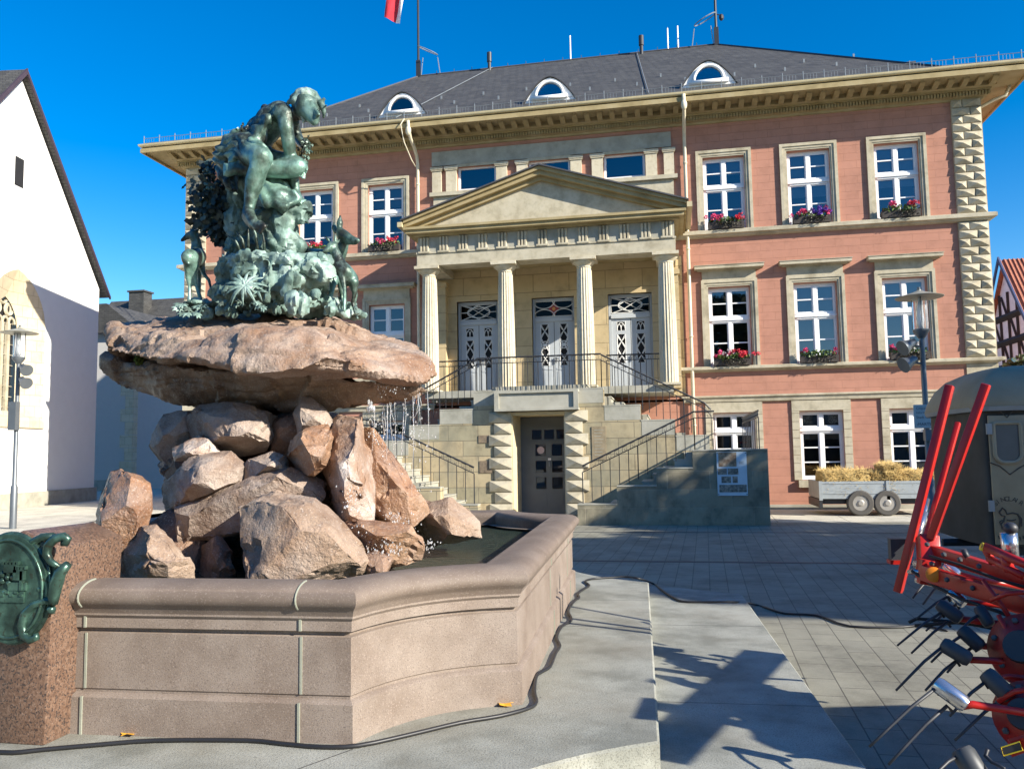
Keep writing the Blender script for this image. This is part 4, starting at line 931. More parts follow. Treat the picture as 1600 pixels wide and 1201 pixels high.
drops([(ZB(1050,760,5.25), ZB(1060,890,5.15)), (ZB(1200,880,5.5), ZB(1290,930,5.5)), (ZB(1060,960,5.1), ZB(1270,1030,5.05)), (ZB(1240,1020,5.2), ZB(1400,1010,5.4)), (ZB(1090,1045,5.0), ZB(1230,1045,5.0))], 300, .002, .006, .03)
drops([(ZB(1125,440,5.6), ZB(1145,470,5.6))], 18, .006, .012, .012)
for _ in range(16):
    x_ = R.uniform(1150,1370); q = ZB(x_, 455-(x_-1150)*.3, R.uniform(5.8,6.0)); L = R.uniform(.15,.75); m.tube([q, q+Vector((R.gauss(0,.01),R.gauss(0,.01),-L*.4)), q+Vector((R.gauss(0,.02),R.gauss(0,.02),-L))], [.0035,.0028,.0012], 5)
o = m.build('water_drops', md, None, True, recalc=False); tag(o, 'falling drops and splashes of fountain water', 'water', kind='stuff')
# ================================================================== bronze group
pm('bronze', [(.018,.018,.016), (.035,.045,.036), (.085,.15,.12), (.21,.37,.305), (.30,.47,.40)], 3.4, .38, 50, .5, .008, .35, lo=.36, hi=.70, stretch=(1,1,.45), speck=[(7, (.035,.033,.028), .60, .7), (16, (.28,.40,.35), .62, .6)], detail=10)
pm('bronze_pale', [(.022,.028,.024), (.06,.10,.083), (.17,.265,.23), (.36,.48,.43), (.45,.55,.51)], 4, .6, 60, .5, .008, .1, lo=.28, hi=.72, stretch=(1,1,.4), speck=[(8, (.03,.035,.03), .60, .7)], detail=10)
pm('bronze_dark', [(.015,.018,.018), (.03,.045,.04), (.07,.11,.09)], 6, .45, 60, .3, .005, .3)
YS = 6.25; UZ1 = 2.929
def Z(zx, zy, d=0.0): return W(270+zx/UZ1, 110+zy/UZ1, YS+d)
class Body(MB):
    def limb(s, *pts):    # (zx, zy, depth, radius)
        for a, b in zip(pts, pts[1:]): s.cap(Z(*a[:3]), a[3], Z(*b[:3]), b[3], 14)
        return s
    def blob(s, zx, zy, d, r): s.ball(Z(zx,zy,d), r, 18, 12); return s
# --- nymph
b = Body()
b.limb((300,385,.08,.135),(400,300,.10,.13)); b.limb((400,300,.10,.125),(450,235,.06,.135)); b.limb((450,235,.06,.13),(490,205,.05,.12))
b.limb((500,195,-.06,.085),(515,205,-.07,.072)); b.limb((500,205,.15,.08),(545,215,.22,.065))
b.limb((535,215,.04,.06),(585,195,.01,.052))                       # neck
b.limb((512,200,-.07,.070),(520,265,-.08,.064),(530,330,-.05,.056),(538,390,.0,.05),(552,470,.08,.045),(562,545,.10,.036))   # near arm down to the rock
b.limb((562,545,.10,.034),(575,578,.08,.030))
for k in range(4): b.limb((568+k*5,575,.05+.012*k,.014),(578+k*7,600-k*3,.03+.015*k,.011),(588+k*8,612-k*6,.03+.015*k,.009))
b.limb((560,560,.06,.014),(552,590,.03,.011))
b.limb((545,220,.22,.06),(565,300,.30,.052),(585,330,.24,.042),(598,345,.18,.034)); 
for k in range(4): b.limb((598,338+k*6,.17,.013),(612,334+k*8,.14,.011),(610,346+k*7,.12,.009))
# front leg
b.limb((310,375,.05,.135),(360,380,-.10,.118),(405,400,-.24,.095)); b.limb((405,400,-.24,.092),(392,450,-.24,.078),(375,505,-.21,.079),(362,560,-.20,.062),(350,625,-.20,.046))
b.limb((350,625,-.20,.047),(338,668,-.17,.045)); b.limb((345,650,-.22,.048),(372,700,-.28,.043),(392,722,-.31,.036)); b.limb((338,670,-.17,.042),(366,712,-.26,.034))
for k in range(5): b.limb((382+k*4,728-k*9,-.30-.006*k,.016+.004*(k==4)),(402+k*5,745-k*8,-.33,.014+.004*(k==4)))
# crossed leg
b.limb((330,375,.16,.13),(450,420,.12,.11),(570,440,.02,.088)); b.limb((572,442,.0,.086),(530,450,-.03,.082),(450,455,-.06,.074),(380,458,-.08,.055),(318,458,-.10,.045))
b.limb((318,458,-.10,.046),(290,452,-.12,.050),(262,462,-.13,.042)); b.limb((300,440,-.11,.045),(255,440,-.13,.034)); 
for k in range(5): b.limb((255,438+k*11,-.13,.017),(236-(2-abs(2-k))*2,428+k*13,-.13,.014))
# head
hc = Z(612,168,-.02)
b.ball(hc, (.108,.118,.128), 20, 14); b.limb((628,190,-.05,.088),(645,222,-.08,.055)); b.limb((645,222,-.085,.05),(648,236,-.10,.034))
b.limb((655,182,-.12,.018),(667,203,-.145,.017)); b.ball(Z(664,206,-.135), .018, 10, 8)
b.limb((640,178,-.115,.016),(660,176,-.11,.013)); b.limb((654,221,-.122,.014),(664,219,-.11,.011))
b.limb((634,196,-.105,.022),(640,210,-.10,.03))
me = voxel(b, .0125, 5, .5)
def fn(p, n): return n*(fbm(p*9, 3)*.006 + fbm(p*28, 2)*.0025)
displace(me, fn)
ny = thing('bronze_woman_statue', 'green bronze statue of a seated woman with crossed leg looking down', 'statue', tuple(Z(420,640,.1)))
me.transform(Matrix.Translation(-LOC[ny.name])); link('figure', me, M('bronze'), ny, True)
# hair
b = Body(); b.ball(hc+Vector((-.015,.02,.03)), (.118,.125,.122), 18, 12)
for i in range(150):
    t = R.uniform(0, 2*math.pi); p_ = R.uniform(-.15, 1.45); v = Vector((math.cos(p_)*math.cos(t), math.cos(p_)*math.sin(t), math.sin(p_)))
    if v.y < -.25 and v.z < .45 and v.x > -.25: continue
    b.ball(hc+Vector((-.015,.02,.03))+Vector((v.x*.118, v.y*.125, v.z*.122)), R.uniform(.014,.026), 8, 6)
b.limb((545,140,.1,.03),(520,152,.12,.012)); b.limb((560,190,.05,.05),(565,240,.05,.025)); b.limb((590,180,-.08,.03),(600,235,-.06,.015)); b.limb((680,150,-.03,.03),(692,190,-.02,.022),(690,215,-.0,.012))
for zx, zy in ((560,118),(575,105),(690,130),(697,165),(548,150)): b.limb((zx,zy,-.04,.012),(zx+R.uniform(-14,14),zy+R.uniform(-12,10),-.06,.006))
me = voxel(b, .012, 1, .4); displace(me, lambda p, n: n*fbm(p*40, 2)*.006); me.transform(Matrix.Translation(-LOC[ny.name])); link('hair', me, M('bronze_pale'), ny, True)
# face details
for zx, zy in ((642,184),(662,183)): MB().ball(Z(zx,zy,-.118), (.016,.010,.009), 10, 6).build('eye', M('bronze_dark'), ny, True)
# drapery
b = Body()
b.limb((255,400,.05,.13),(300,350,.06,.14),(350,350,-.02,.13)); b.limb((255,400,.05,.125),(250,470,.08,.09),(280,540,.05,.03)); b.limb((300,350,0,.11),(380,385,-.14,.112)); b.limb((330,345,.0,.10),(395,370,-.18,.085))
for k in range(7): b.limb((235+k*6,360+k*8,.0-.02*k,.035),(300+k*12,335+k*5,-.06-.02*k,.03),(370+k*6,350+k*8,-.17-.015*k,.02))
b.limb((240,420,.0,.05),(232,480,.0,.045),(262,545,.0,.02)); b.limb((340,300,.12,.08),(400,255,.1,.09),(440,200,.08,.08),(470,185,.05,.06))
for k in range(5): b.limb((370+k*10,330-k*4,.0-.01*k,.028),(395+k*14,250-k*6,-.04,.03),(450+k*10,185+k*4,-.02,.022))
for k in range(6): b.limb((345+k*9,318-k*3,.0-.02*k,.03),(385+k*13,250-k*8,-.03-.012*k,.032),(440+k*9,188+k*3,-.04-.008*k,.022),(478+k*4,172+k*6,-.05,.016))
b.limb((405,510,.0,.05),(450,560,-.04,.06),(520,590,-.02,.06),(570,590,.02,.03)); b.limb((400,505,-.02,.03),(430,590,-.06,.05),(500,625,-.06,.05),(560,600,-.02,.03))
b.limb((420,500,.02,.035),(480,530,.0,.04),(560,575,.0,.028)); b.limb((405,560,-.05,.03),(440,610,-.08,.04),(520,620,-.07,.03))
b.limb((495,560,-.03,.02),(545,560,-.03,.025),(580,580,.0,.02)); b.limb((400,520,.05,.1),(500,540,.1,.1))
me = voxel(b, .014, 2, .5); displace(me, lambda p, n: n*(math.sin(p.z*48+10*noise.noise(p*4)+p.x*40)*.011 + fbm(p*12, 3)*.014)); me.transform(Matrix.Translation(-LOC[ny.name])); link('drapery', me, M('bronze'), ny, True)
# flowers at her belt and the branch in her hand
def sprig(m, path, n, s):
    pts = [Z(*p) for p in path]; m.tube(pts, .008, 5)
    for _ in range(n):
        i = R.randrange(len(pts)-1); q = pts[i].lerp(pts[i+1], R.random()) + Vector((R.gauss(0,s), R.gauss(0,s), R.gauss(0,s)))
        for k in range(5):
            v = Vector((R.gauss(0,1), R.gauss(0,1), R.gauss(0,1))).normalized()*.026; w_ = v.orthogonal().normalized()*.011; m.add([q, q+v*.5+w_, q+v, q+v*.5-w_], [(0,1,2,3)])
        m.ball(q, .009, 6, 5)
m = MB(); sprig(m, [(310,265,.0),(345,275,.0),(385,300,-.04)], 16, .022); m.build('flower_belt', M('bronze'), ny, recalc=False)
m = MB(); sprig(m, [(585,400,.1),(598,350,.05),(615,310,.0)], 14, .022); sprig(m, [(600,345,.02),(640,375,.0)], 8, .015); sprig(m, [(605,400,.0),(600,440,.0),(602,495,.0)], 16, .012);
m.build('flowering_branch', M('bronze'), ny, recalc=False)
# --- bronze rock and plants
def lumps(b, n, x0, x1, y0, y1, d0, d1, r0, r1):
    for _ in range(n): b.blob(R.uniform(x0,x1), R.uniform(y0,y1), R.uniform(d0,d1), R.uniform(r0,r1))
b = Body()
for p in ((470,700,.12,(.20,.2,.17)),(520,640,.15,(.2,.2,.12)),(590,640,.12,(.09,.1,.10)),(600,690,.12,(.06,.08,.05)),(500,800,.15,(.18,.2,.16)),(440,740,.2,(.12,.12,.3)),(560,820,.2,(.12,.15,.12)),(350,560,.35,(.2,.2,.25)),(330,700,.4,(.16,.2,.2)),(320,820,.35,(.14,.2,.1))): b.blob(*p)
for p in ((300,930,.15,(.16,.3,.14)),(450,950,.1,(.3,.38,.15)),(600,960,.15,(.2,.33,.17)),(450,1050,.1,(.5,.45,.10)),(700,1080,.15,(.28,.3,.07)),(150,1085,.1,(.18,.28,.055)),(800,1120,.15,(.15,.2,.04)),(290,1030,.1,(.2,.3,.1))): b.blob(*p)
lumps(b, 26, 215, 700, 855, 905, -.15, .2, .03, .065); lumps(b, 30, 240, 700, 900, 1060, -.3, .0, .03, .09); lumps(b, 26, 60, 860, 1065, 1115, -.32, .1, .03, .06)
b.limb((600,890,-.2,.05),(680,900,-.1,.06)); b.limb((560,1020,-.38,.03),(570,1060,-.42,.09),(575,1090,-.42,.08)); b.limb((230,880,-.1,.05),(330,850,-.2,.05),(420,860,-.25,.05),(520,850,-.25,.06),(640,870,-.15,.05))
b.limb((440,900,-.3,.04),(430,1040,-.36,.05)); b.limb((560,920,-.32,.04),(520,1010,-.36,.05))
me = voxel(b, .016)
def fn(p, n):
    f1, k1 = facet(p, 4.5); f2, k2 = facet(p*1.0+Vector((3,1,4)), 11); s1 = abs(noise.noise(Vector((p.x*7, p.y*7, p.z*2.6))))
    return n*(f1*.02 + f2*.005 + fbm(p*4+Vector((2,2,2)), 5)*.075 - max(0, .2-s1)*.22 + fbm(p*30, 3)*.016)
displace(me, fn)
br = thing('bronze_rock', 'weathered bronze rock base with agave and ferns on the table rock', 'statue base', tuple(Z(450,1110,.1)))
me.transform(Matrix.Translation(-LOC[br.name])); link('rock_body', me, M('bronze_pale'), br, 34)
def rosette(m, c, n, L, tilt=.5, w=.02, up=Vector((.1,-.8,.5))):
    up = up.normalized(); a = up.orthogonal().normalized(); bb = up.cross(a)
    for k in range(n):
        t = 2*math.pi*k/n + R.uniform(-.2,.2); d = (a*math.cos(t)+bb*math.sin(t)); l = L*R.uniform(.75,1.15)
        pts = []
        for i in range(6):
            u = i/5; pts.append((Vector(c) + d*l*u + up*l*(.55*u-.75*u*u)*(1+R.uniform(-.1,.1)), w*(1-u)*(.5+1.6*u)+.002))
        s_ = d.cross(up).normalized(); vs = []
        for q, ww in pts: vs += [q-s_*ww, q+s_*ww, q+up*.004+d*0]
        m.add(vs, [f for i in range(5) for f in ((3*i,3*i+2,3*i+5,3*i+3),(3*i+2,3*i+1,3*i+4,3*i+5))])
m = MB(); rosette(m, Z(330,985,-.40), 13, .19, w=.016); rosette(m, Z(330,985,-.41), 7, .11, w=.013); rosette(m, Z(390,1010,-.38), 6, .10, w=.012); m.build('agave', M('bronze_pale'), br, recalc=False)
m = MB()
for _ in range(24): rosette(m, Z(R.uniform(20,150), R.uniform(1070,1125), R.uniform(-.35,-.05)), 7, .045, w=.014, up=Vector((R.gauss(0,.5),-.5,.7)))
m.build('ground_plants', M('bronze_pale'), br, recalc=False); m = MB()
for _ in range(16): rosette(m, Z(R.uniform(210,420), R.uniform(1050,1100), R.uniform(-.42,-.3)), 6, .035, w=.011, up=Vector((R.gauss(0,.5),-.6,.6)))
m.build('ground_plants', M('bronze_pale'), br, recalc=False)
m = MB()
for zx, zy, dx, L in ((330,830,-40,95),(345,835,0,110),(390,830,-40,140),(420,840,-10,100),(310,830,-70,80)):
    m.tube([Z(zx,zy,-.05), Z(zx+dx*.3,zy-L*.6,-.07), Z(zx+dx,zy-L,-.1)], [.014,.011,.004], 6)
m.build('reeds', M('bronze'), br, True)
# --- dark bronze shrub behind her on the left
m = MB()
for path in (((330,840,.4),(250,700,.38),(190,580,.3),(150,440,.25)), ((250,700,.38),(180,640,.3),(110,590,.2)), ((260,760,.4),(180,690,.35),(120,690,.25)), ((300,620,.42),(240,540,.4),(190,520,.3)), ((290,780,.42),(230,760,.4),(200,760,.4))):
    m.tube([Z(*p) for p in path], [.03,.022,.014,.008][:len(path)], 6)
sh = thing('bronze_shrub', 'dark bronze oak shrub behind the seated woman', 'bronze plant', tuple(Z(330,840,.4)))
m.build('branches', M('bronze_dark'), sh, True)
m = MB()
for (x, y, d, n, s) in ((150,440,.25,16,.05),(165,470,.26,14,.05),(140,550,.25,40,.09),(190,560,.3,60,.12),(240,600,.38,60,.13),(110,610,.2,18,.04),(170,640,.3,40,.1),(220,680,.36,60,.14),(130,690,.25,24,.06),(180,700,.3,36,.09),(230,760,.4,30,.08),(275,640,.42,50,.12),(290,720,.42,40,.12),(270,680,.42,50,.15),(290,560,.42,40,.14),(280,770,.42,40,.12)):
    for _ in range(int(n*1.3)):
        q = Z(x,y,d)+Vector((R.gauss(0,s*.5), R.gauss(0,s*.5), R.gauss(0,s*.5))); v = Vector((R.gauss(-.3,1), R.gauss(0,.6), R.gauss(0,1))).normalized()*R.uniform(.05,.095); w_ = v.cross(Vector((R.gauss(0,.3),1,R.gauss(0,.3)))).normalized()*.021
        m.add([q, q+v*.25+w_, q+v*.5+w_*.7, q+v*.7+w_*1.2, q+v, q+v*.7-w_*1.2, q+v*.5-w_*.7, q+v*.25-w_], [(0,1,2,3,4,5,6,7)])
m.build('leaves', M('bronze_dark'), sh, recalc=False)
for (x, y, d) in ((155,425,.22),(160,450,.22),(150,470,.22),(170,470,.2),(165,540,.18),(150,525,.2),(180,540,.2),(140,550,.2),(130,490,.22),(200,520,.2)):
    m = MB()
    for _ in range(5): m.ball(Z(x+R.gauss(0,4), y+R.gauss(0,4), d), R.uniform(.010,.017), 7, 5)
    m.build('acorns', M('bronze'), sh, True)
# --- deer
def ear(b, p, q, r=.022): b.tube([Z(*p), Z(*p).lerp(Z(*q), .45), Z(*q)], [r*.6, r, .004], 8)
def animal(name, label, parts, vox, mat='bronze', base=None, loc=None):
    b = Body(); ears = MB()
    for p in parts:
        if p[0] == 'e': ear(b, p[1], p[2], p[3] if len(p) > 3 else .022)
        elif p[0] == 'b': b.blob(*p[1:])
        else: b.limb(*p)
    me = voxel(b, vox, 3, .5); displace(me, lambda p, n: n*(fbm(p*12, 3)*.006))
    o = link(name, me, M(mat), None, True); rebase(o); return tag(o, label, 'deer statue', None)
animal('bronze_deer', 'tall bronze hind with raised head on the right of the group', [
 ((650,880,.30,.125),(690,885,.22,.125),(735,905,.14,.105)), ('b',640,890,.33,(.12,.14,.12)),
 ((738,890,.12,.085),(765,830,.10,.062),(782,780,.08,.05)), ((785,772,.07,.052),(770,745,.06,.045)), ((778,752,.05,.05),(815,772,.0,.034),(845,778,-.03,.022)), ((800,785,.02,.028),(838,792,-.02,.016)),
 ('e',(762,735,.06),(766,655,.06),.03), ('e',(745,745,.1),(735,690,.14),.028),
 ((738,950,.08,.045),(728,1000,.04,.026),(722,1030,.02,.022),(710,1078,.0,.022)), ((770,960,.16,.04),(775,1030,.16,.022),(755,1090,.12,.02)),
 ((640,940,.3,.06),(655,1010,.3,.03),(650,1080,.3,.022))], .0125)
animal('bronze_fawn', 'small bronze fawn looking left in front of the tall hind', [
 ((762,895,-.08,.062),(790,925,-.08,.068),(812,950,-.04,.062)), ('b',815,955,-.03,(.062,.075,.062)), ((762,890,-.08,.055),(752,850,-.08,.042),(738,815,-.08,.036)),
 ((735,805,-.08,.042),(722,808,-.1,.036),(700,825,-.13,.022),(690,830,-.14,.016)), ('e',(718,785,-.08),(698,758,-.09),.016), ('e',(742,788,-.05),(745,748,-.04),.017), ('e',(745,800,-.04),(768,770,.0),.015),
 ((775,945,-.12,.03),(786,1000,-.13,.017),(785,1045,-.13,.014),(785,1100,-.14,.015)), ((772,940,-.04,.028),(790,1010,-.04,.016),(790,1090,-.05,.013)),
 ((828,970,-.05,.042),(832,1020,-.04,.021),(822,1065,-.02,.015),(835,1105,-.03,.014),(845,1135,-.05,.014)), ((820,970,.04,.038),(838,1030,.05,.018),(828,1075,.05,.014),(838,1125,.04,.013))], .010)
animal('bronze_doe', 'bronze deer turned away with dark head on the left of the group', [
 ('b',82,862,-.02,(.07,.10,.082)), ((85,865,.02,.075),(105,855,.22,.085),(115,850,.32,.075)), ((112,840,.34,.06),(108,790,.34,.046),(98,760,.33,.042)), ((95,750,.33,.042),(75,755,.32,.032),(42,778,.3,.017)), ('e',(105,740,.33),(122,722,.34),.018), ('e',(90,735,.33),(80,722,.34),.016),
 ((72,895,-.02,.045),(70,940,.0,.026),(78,990,.02,.018),(76,1050,.0,.018)), ((98,895,.0,.045),(96,940,.02,.026),(108,985,.04,.017),(128,1050,.02,.018)), ((130,880,.32,.035),(140,930,.3,.02),(165,960,.28,.016),(178,1010,.26,.014)), ((120,880,.36,.03),(122,950,.36,.018),(120,1040,.36,.014)), ((68,862,-.07,.014),(72,885,-.09,.012))], .0115)
# ================================================================== church on the left
flat('church_white', (.80,.79,.76), .95, var=.02, bst=.15); ashlar('church_quoin', (.60,.50,.34), (.64,.55,.40), (.46,.38,.26), .5, .42, noise_amt=.2)
U = Vector((-.138, 1, 0)).normalized(); NW = Vector((U.y, -U.x, 0)); CQ = Vector((-24.0, 29.0, 0))
def CH(px, py, off=0.0):
    d = ray(px, py); k = ((CQ+NW*off-EYE).dot(NW))/d.dot(NW); return EYE+d*k
def chs(p): return (p-CQ).dot(U)
def cp(s, z, off=0.0): return CQ+U*s+NW*off+Vector((0,0,z))
ca, ce = CH(33,122), CH(155,452); sa, se = chs(ca), chs(ce); za, ze = ca.z, ce.z
ss = 2*sa-se
chu = thing('church', 'white church gable with steep slate roof and tall tracery window', 'church', tuple(cp(sa, 0)))
wc, wr = chs(CH(22,600)), chs(CH(67,600)); wi = chs(CH(41,600)); hw, hi = wr-wc, wi-wc; z0 = CH(40,657).z; zt = CH(23,419).z; zs = CH(66,520).z
def lancet(w, zsp, zap, n=14):    # pointed arch, right half s offset list from spring to apex
    h = zap-zsp; rad = (h*h+w*w)/(2*w); return [(w-rad+rad*math.cos(t), zsp+rad*math.sin(t)) for t in [math.asin(min(1, h/rad))*i/n for i in range(n+1)]]
right = lancet(hw, zs, zt)
arch_out = [(wc+a, b) for a, b in right] + [(wc-a, b) for a, b in reversed(right[:-1])]
hole = [(wc+hw, z0)] + arch_out + [(wc-hw, z0)]
# gable wall built as a fan of strips around the window hole
m = MB(); th = .9
def strip_wall(s_, z_lo, z_hi): pass
def gz(s): return za - (za-ze)*abs(s-sa)/(se-sa)
cols = sorted({ss, se, sa} | {p[0] for p in hole}); 
def arch_z(s):
    u = abs(s-wc)
    if u >= hw: return None
    for (a, b), (c_, d) in zip(right, right[1:]):
        if c_ <= u <= a: return b + (d-b)*(a-u)/max(1e-6, a-c_)
    return zt
for a, b in zip(cols, cols[1:]):
    mid = (a+b)/2
    if arch_z(mid) is None: m.poly([cp(a,0), cp(b,0), cp(b,gz(b)), cp(a,gz(a))])
    else:
        m.poly([cp(a,0), cp(b,0), cp(b,z0), cp(a,z0)]); m.poly([cp(a,arch_z(a) or zs), cp(b,arch_z(b) or zs), cp(b,gz(b)), cp(a,gz(a))])
m.poly([cp(se,0), cp(se,0,-14), cp(se,ze,-14), cp(se,ze)]); m.poly([cp(ss,0), cp(ss,ze), cp(ss,ze,-14), cp(ss,0,-14)])
m.build('gable_wall', M('church_white'), chu, recalc=False)
inn = lancet(hi, zs, zt-(hw-hi)*1.0); ai = [(wc+a, b) for a, b in inn] + [(wc-a, b) for a, b in reversed(inn[:-1])]
ho = hole; hi_ = [(wc+hi, z0+.35)] + ai + [(wc-hi, z0+.35)]
m = MB(); n = len(ho)
for k in range(n-1): m.add([cp(*ho[k], .03), cp(*ho[k+1], .03), cp(*hi_[k+1], -.45), cp(*hi_[k], -.45)], [(0,1,2,3)]); m.add([cp(*ho[k], .03), cp(*ho[k+1], .03), cp(*ho[k+1], -.02), cp(*ho[k], -.02)], [(0,1,2,3)])
m.add([cp(*ho[0], .06), cp(*ho[-1], .06), cp(*hi_[-1], -.45), cp(*hi_[0], -.45)], [(0,1,2,3)]); q = [cp(ho[0][0]+.05, z0-.28), cp(ho[-1][0]-.05, z0-.28), cp(ho[-1][0]-.05, z0), cp(ho[0][0]+.05, z0)]; m.prism(q, NW*.07)
cw = m.build('church_window', M('church_quoin'), chu)
m = MB(); m.poly([cp(a, b, -.62) for a, b in hi_]); m.build('leaded_pane', M('room_dark'), cw)
m = MB(); zsp = zs+.2
for k in (-1, 0, 1):
    s_ = wc + k*hi*.5; m.prism([cp(s_-.07, z0+.35, -.5), cp(s_+.07, z0+.35, -.5), cp(s_+.07, zsp, -.5), cp(s_-.07, zsp, -.5)], NW*-.14)
for k in range(4):
    c_ = wc + hi*(-.75+.5*k); m.tube([cp(c_+hi*.25*math.cos(t), zsp+hi*.32*math.sin(t), -.55) for t in [math.pi*i/10 for i in range(11)]], .06, 5)
for k in (-1, 1):
    c_ = wc + k*hi*.48; m.tube([cp(c_+hi*.3*math.cos(t), zsp+hi*.75+hi*.3*math.sin(t), -.55) for t in [2*math.pi*i/14 for i in range(14)]], .06, 5, closed=True)
    m.tube([cp(c_+hi*.16*math.cos(t)*k, zsp+hi*.75+hi*.24*math.sin(t), -.55) for t in [2*math.pi*i/10 for i in range(10)]], .04, 5, closed=True)
m.tube([cp(wc+hi*.3*math.cos(t), zsp+hi*1.35+hi*.32*math.sin(t), -.55) for t in [2*math.pi*i/14 for i in range(14)]], .06, 5, closed=True)
for i in range(9): zz = z0+.5+(zsp-z0-.5)*i/8; m.tube([cp(wc-hi, zz, -.57), cp(wc+hi, zz, -.57)], .018, 4)
m.build('tracery', M('sandstone'), cw)
a, b = CH(24,243), CH(36,295); m = MB(); m.prism([cp(chs(a),a.z,.004), cp(chs(b),a.z,.004), cp(chs(b),b.z,.004), cp(chs(a),b.z,.004)], NW*.004); m.build('slit_window', M('room_dark'), chu)
m = MB(); 
for s1, s2, zA, zB in ((sa, se+.45, za+.15, ze-.3), (ss-.45, sa, ze-.3, za+.15)):
    m.prism([cp(s1,zA,.18), cp(s2,zB,.18), cp(s2,zB+.17,.18), cp(s1,zA+.17,.18)], NW*-15)
m.build('roof', M('slate'), chu)
m = MB(); m.prism([cp(sa,za+.13,.26), cp(se+.5,ze-.36,.26), cp(se+.5,ze-.24,.26), cp(sa,za+.30,.26)], NW*-.075); m.prism([cp(ss-.5,ze-.36,.26), cp(sa,za+.13,.26), cp(sa,za+.36,.26), cp(ss-.5,ze-.18,.26)], NW*-.075); m.build('verge_board', flat('verge', (.045,.03,.045), .7), chu)
m = MB(); m.prism([cp(ss-.02,0,.12), cp(se+.03,0,.12), cp(se+.03,.55,.12), cp(ss-.02,.55,.12)], NW*-.11); m.build('plinth', M('sandstone_grey'), chu)
# annex beside the church with a stone quoined corner
pA = W(138,700,40.5); pB = W(206,700,40.5); an = thing('church_annex', 'low white annex with tan corner stones beside the church gable', 'building', (pA.x, 40.5, 0)); zt_ = W(170,520,40.5).z
MB().box(pA.x-.8, pB.x, 40.5, 48, 0, zt_).build('wall', flat('annex_white', (.50,.48,.45), .95, var=.03, bst=.2), an)
m = MB()
for i in range(8): m.box(pB.x-(.75 if i % 2 else .45), pB.x+.03, 40.47, 40.9, .2+i*.72, .2+(i+1)*.72-.03)
m.build('corner_quoins', M('church_quoin'), an)
m = MB(); m.prism([(pA.x-1,40.1,zt_), (pB.x+.4,40.1,zt_-.1), (pB.x+.4,40.1,zt_+.15), (pA.x+1.2,40.1,zt_+1.6), (pA.x-1,40.1,zt_+1.6)], (0,9,0)); m.build('roof', M('slate'), an); MB().box(pA.x-.8, pB.x+.02, 40.45, 40.499, 0, .6).build('plinth', M('sandstone_grey'), an)
# grey house behind
hx0, hx1 = W(120,600,52).x, W(420,600,52).x; zr = W(215,469,56).z; zE = W(215,556,52).z
hb = thing('slate_roof_house', 'grey rendered house with slate roof and boxy chimney behind the fountain', 'house', ((hx0+hx1)/2, 52, 0))
MB().box(hx0, hx1, 52, 60, 0, zE).build('wall', flat('render_grey', (.17,.185,.205), .95, bst=.15), hb)
m = MB(); m.prism([(hx0-.4,51.6,zE-.1), (hx0-.4,56,zr), (hx0-.4,60.4,zE-.1)], (hx1-hx0+.8,0,0)); m.build('roof', M('slate'), hb)
c0, c1 = W(209,480,55).x, W(232,480,55).x; MB().box(c0, c1, 54.4, 55.4, W(209,492,55).z-.5, W(209,459,55).z).box(c0-.1, c1+.1, 54.3, 55.5, W(209,459,55).z, W(209,459,55).z+.12).build('chimney', M('slate'), hb)
q = W(228,692,51.95); m = MB(); m.prism([(q.x+.62*math.cos(t), 51.97, q.z-.45+.85*math.sin(t)) for t in [math.pi*i/12 for i in range(13)]], (0,.02,0)); wn = m.build('window', M('room_dark'), hb)
m = MB()
for k in (-.3, 0, .3): m.box(q.x+k-.03, q.x+k+.03, 51.93, 51.97, q.z-.45, q.z+.35)
m.box(q.x-.6, q.x+.6, 51.93, 51.97, q.z-.1, q.z-.04); m.build('frame', M('white_paint'), wn)
# ================================================================== half timbered house and shrub on the right
ap = W(1572,410,46); ht = thing('half_timbered_house', 'half timbered gabled house with red tiled roof beyond the right corner', 'house', (ap.x+4, 46, 0)); zt_ = ap.z; gw = 6.0; ev = zt_-7.8; gx = ap.x
flat('limewash', (.78,.80,.82), .95); flat('timber', (.03,.027,.026), .8)
m = MB(); m.prism([(gx,46-gw,0), (gx,46+gw,0), (gx,46+gw,ev), (gx,46,zt_-.1), (gx,46-gw,ev)], (13,0,0)); m.build('wall', M('limewash'), ht)
m = MB(); dz = 7.8/gw
for sgn in (-1, 1): m.prism([(gx-.18,46,zt_), (gx-.18,46+sgn*(gw+.4),ev-.4*dz), (gx-.18,46+sgn*(gw+.4),ev-.4*dz+.16), (gx-.18,46,zt_+.16)], (13.5,0,0))
for k in range(62): x = gx-.3+k*.21; m.tube([(x,46-.02,zt_+.16), (x,46-gw-.4,ev-.4*dz+.16)], .045, 5)
m.build('roof', M('tile_red'), ht)
m = MB()
def beam(y0, z0_, y1, z1_, w_=.09):
    a = Vector((gx-.03,y0,z0_)); b_ = Vector((gx-.03,y1,z1_)); m.tube([a, b_], w_*1.25, 4)
for z_ in (ev-2.6, ev-.1, ev+1.15, ev+2.4, ev+3.7, ev+5.0):
    hwid = gw if z_ < ev else gw*(zt_-z_)/7.8
    beam(46-hwid, z_, 46+hwid, z_, .15)
    nn = max(2, int(hwid*2/1.0)); top = min(z_+1.25, zt_)
    for k in range(nn+1):
        y_ = 46-hwid+2*hwid*k/nn; lim = zt_-abs(y_-46)*dz
        beam(y_, z_, y_, min(z_+(2.5 if z_ < ev-1 else 1.25), max(z_, lim)), .07)
    for k in range(0, nn, 2): y_ = 46-hwid+2*hwid*(k+.5)/nn; beam(y_-.35, z_, y_+.3, min(z_+1.1, zt_-abs(y_-46)*dz), .06)
m.build('timber_frame', M('timber'), ht)
for z_ in (ev+1.9, ev+.3): MB().box(gx-.08, gx+.02, 45.4, 46.3, z_, z_+.9).build('window', M('glass'), ht)
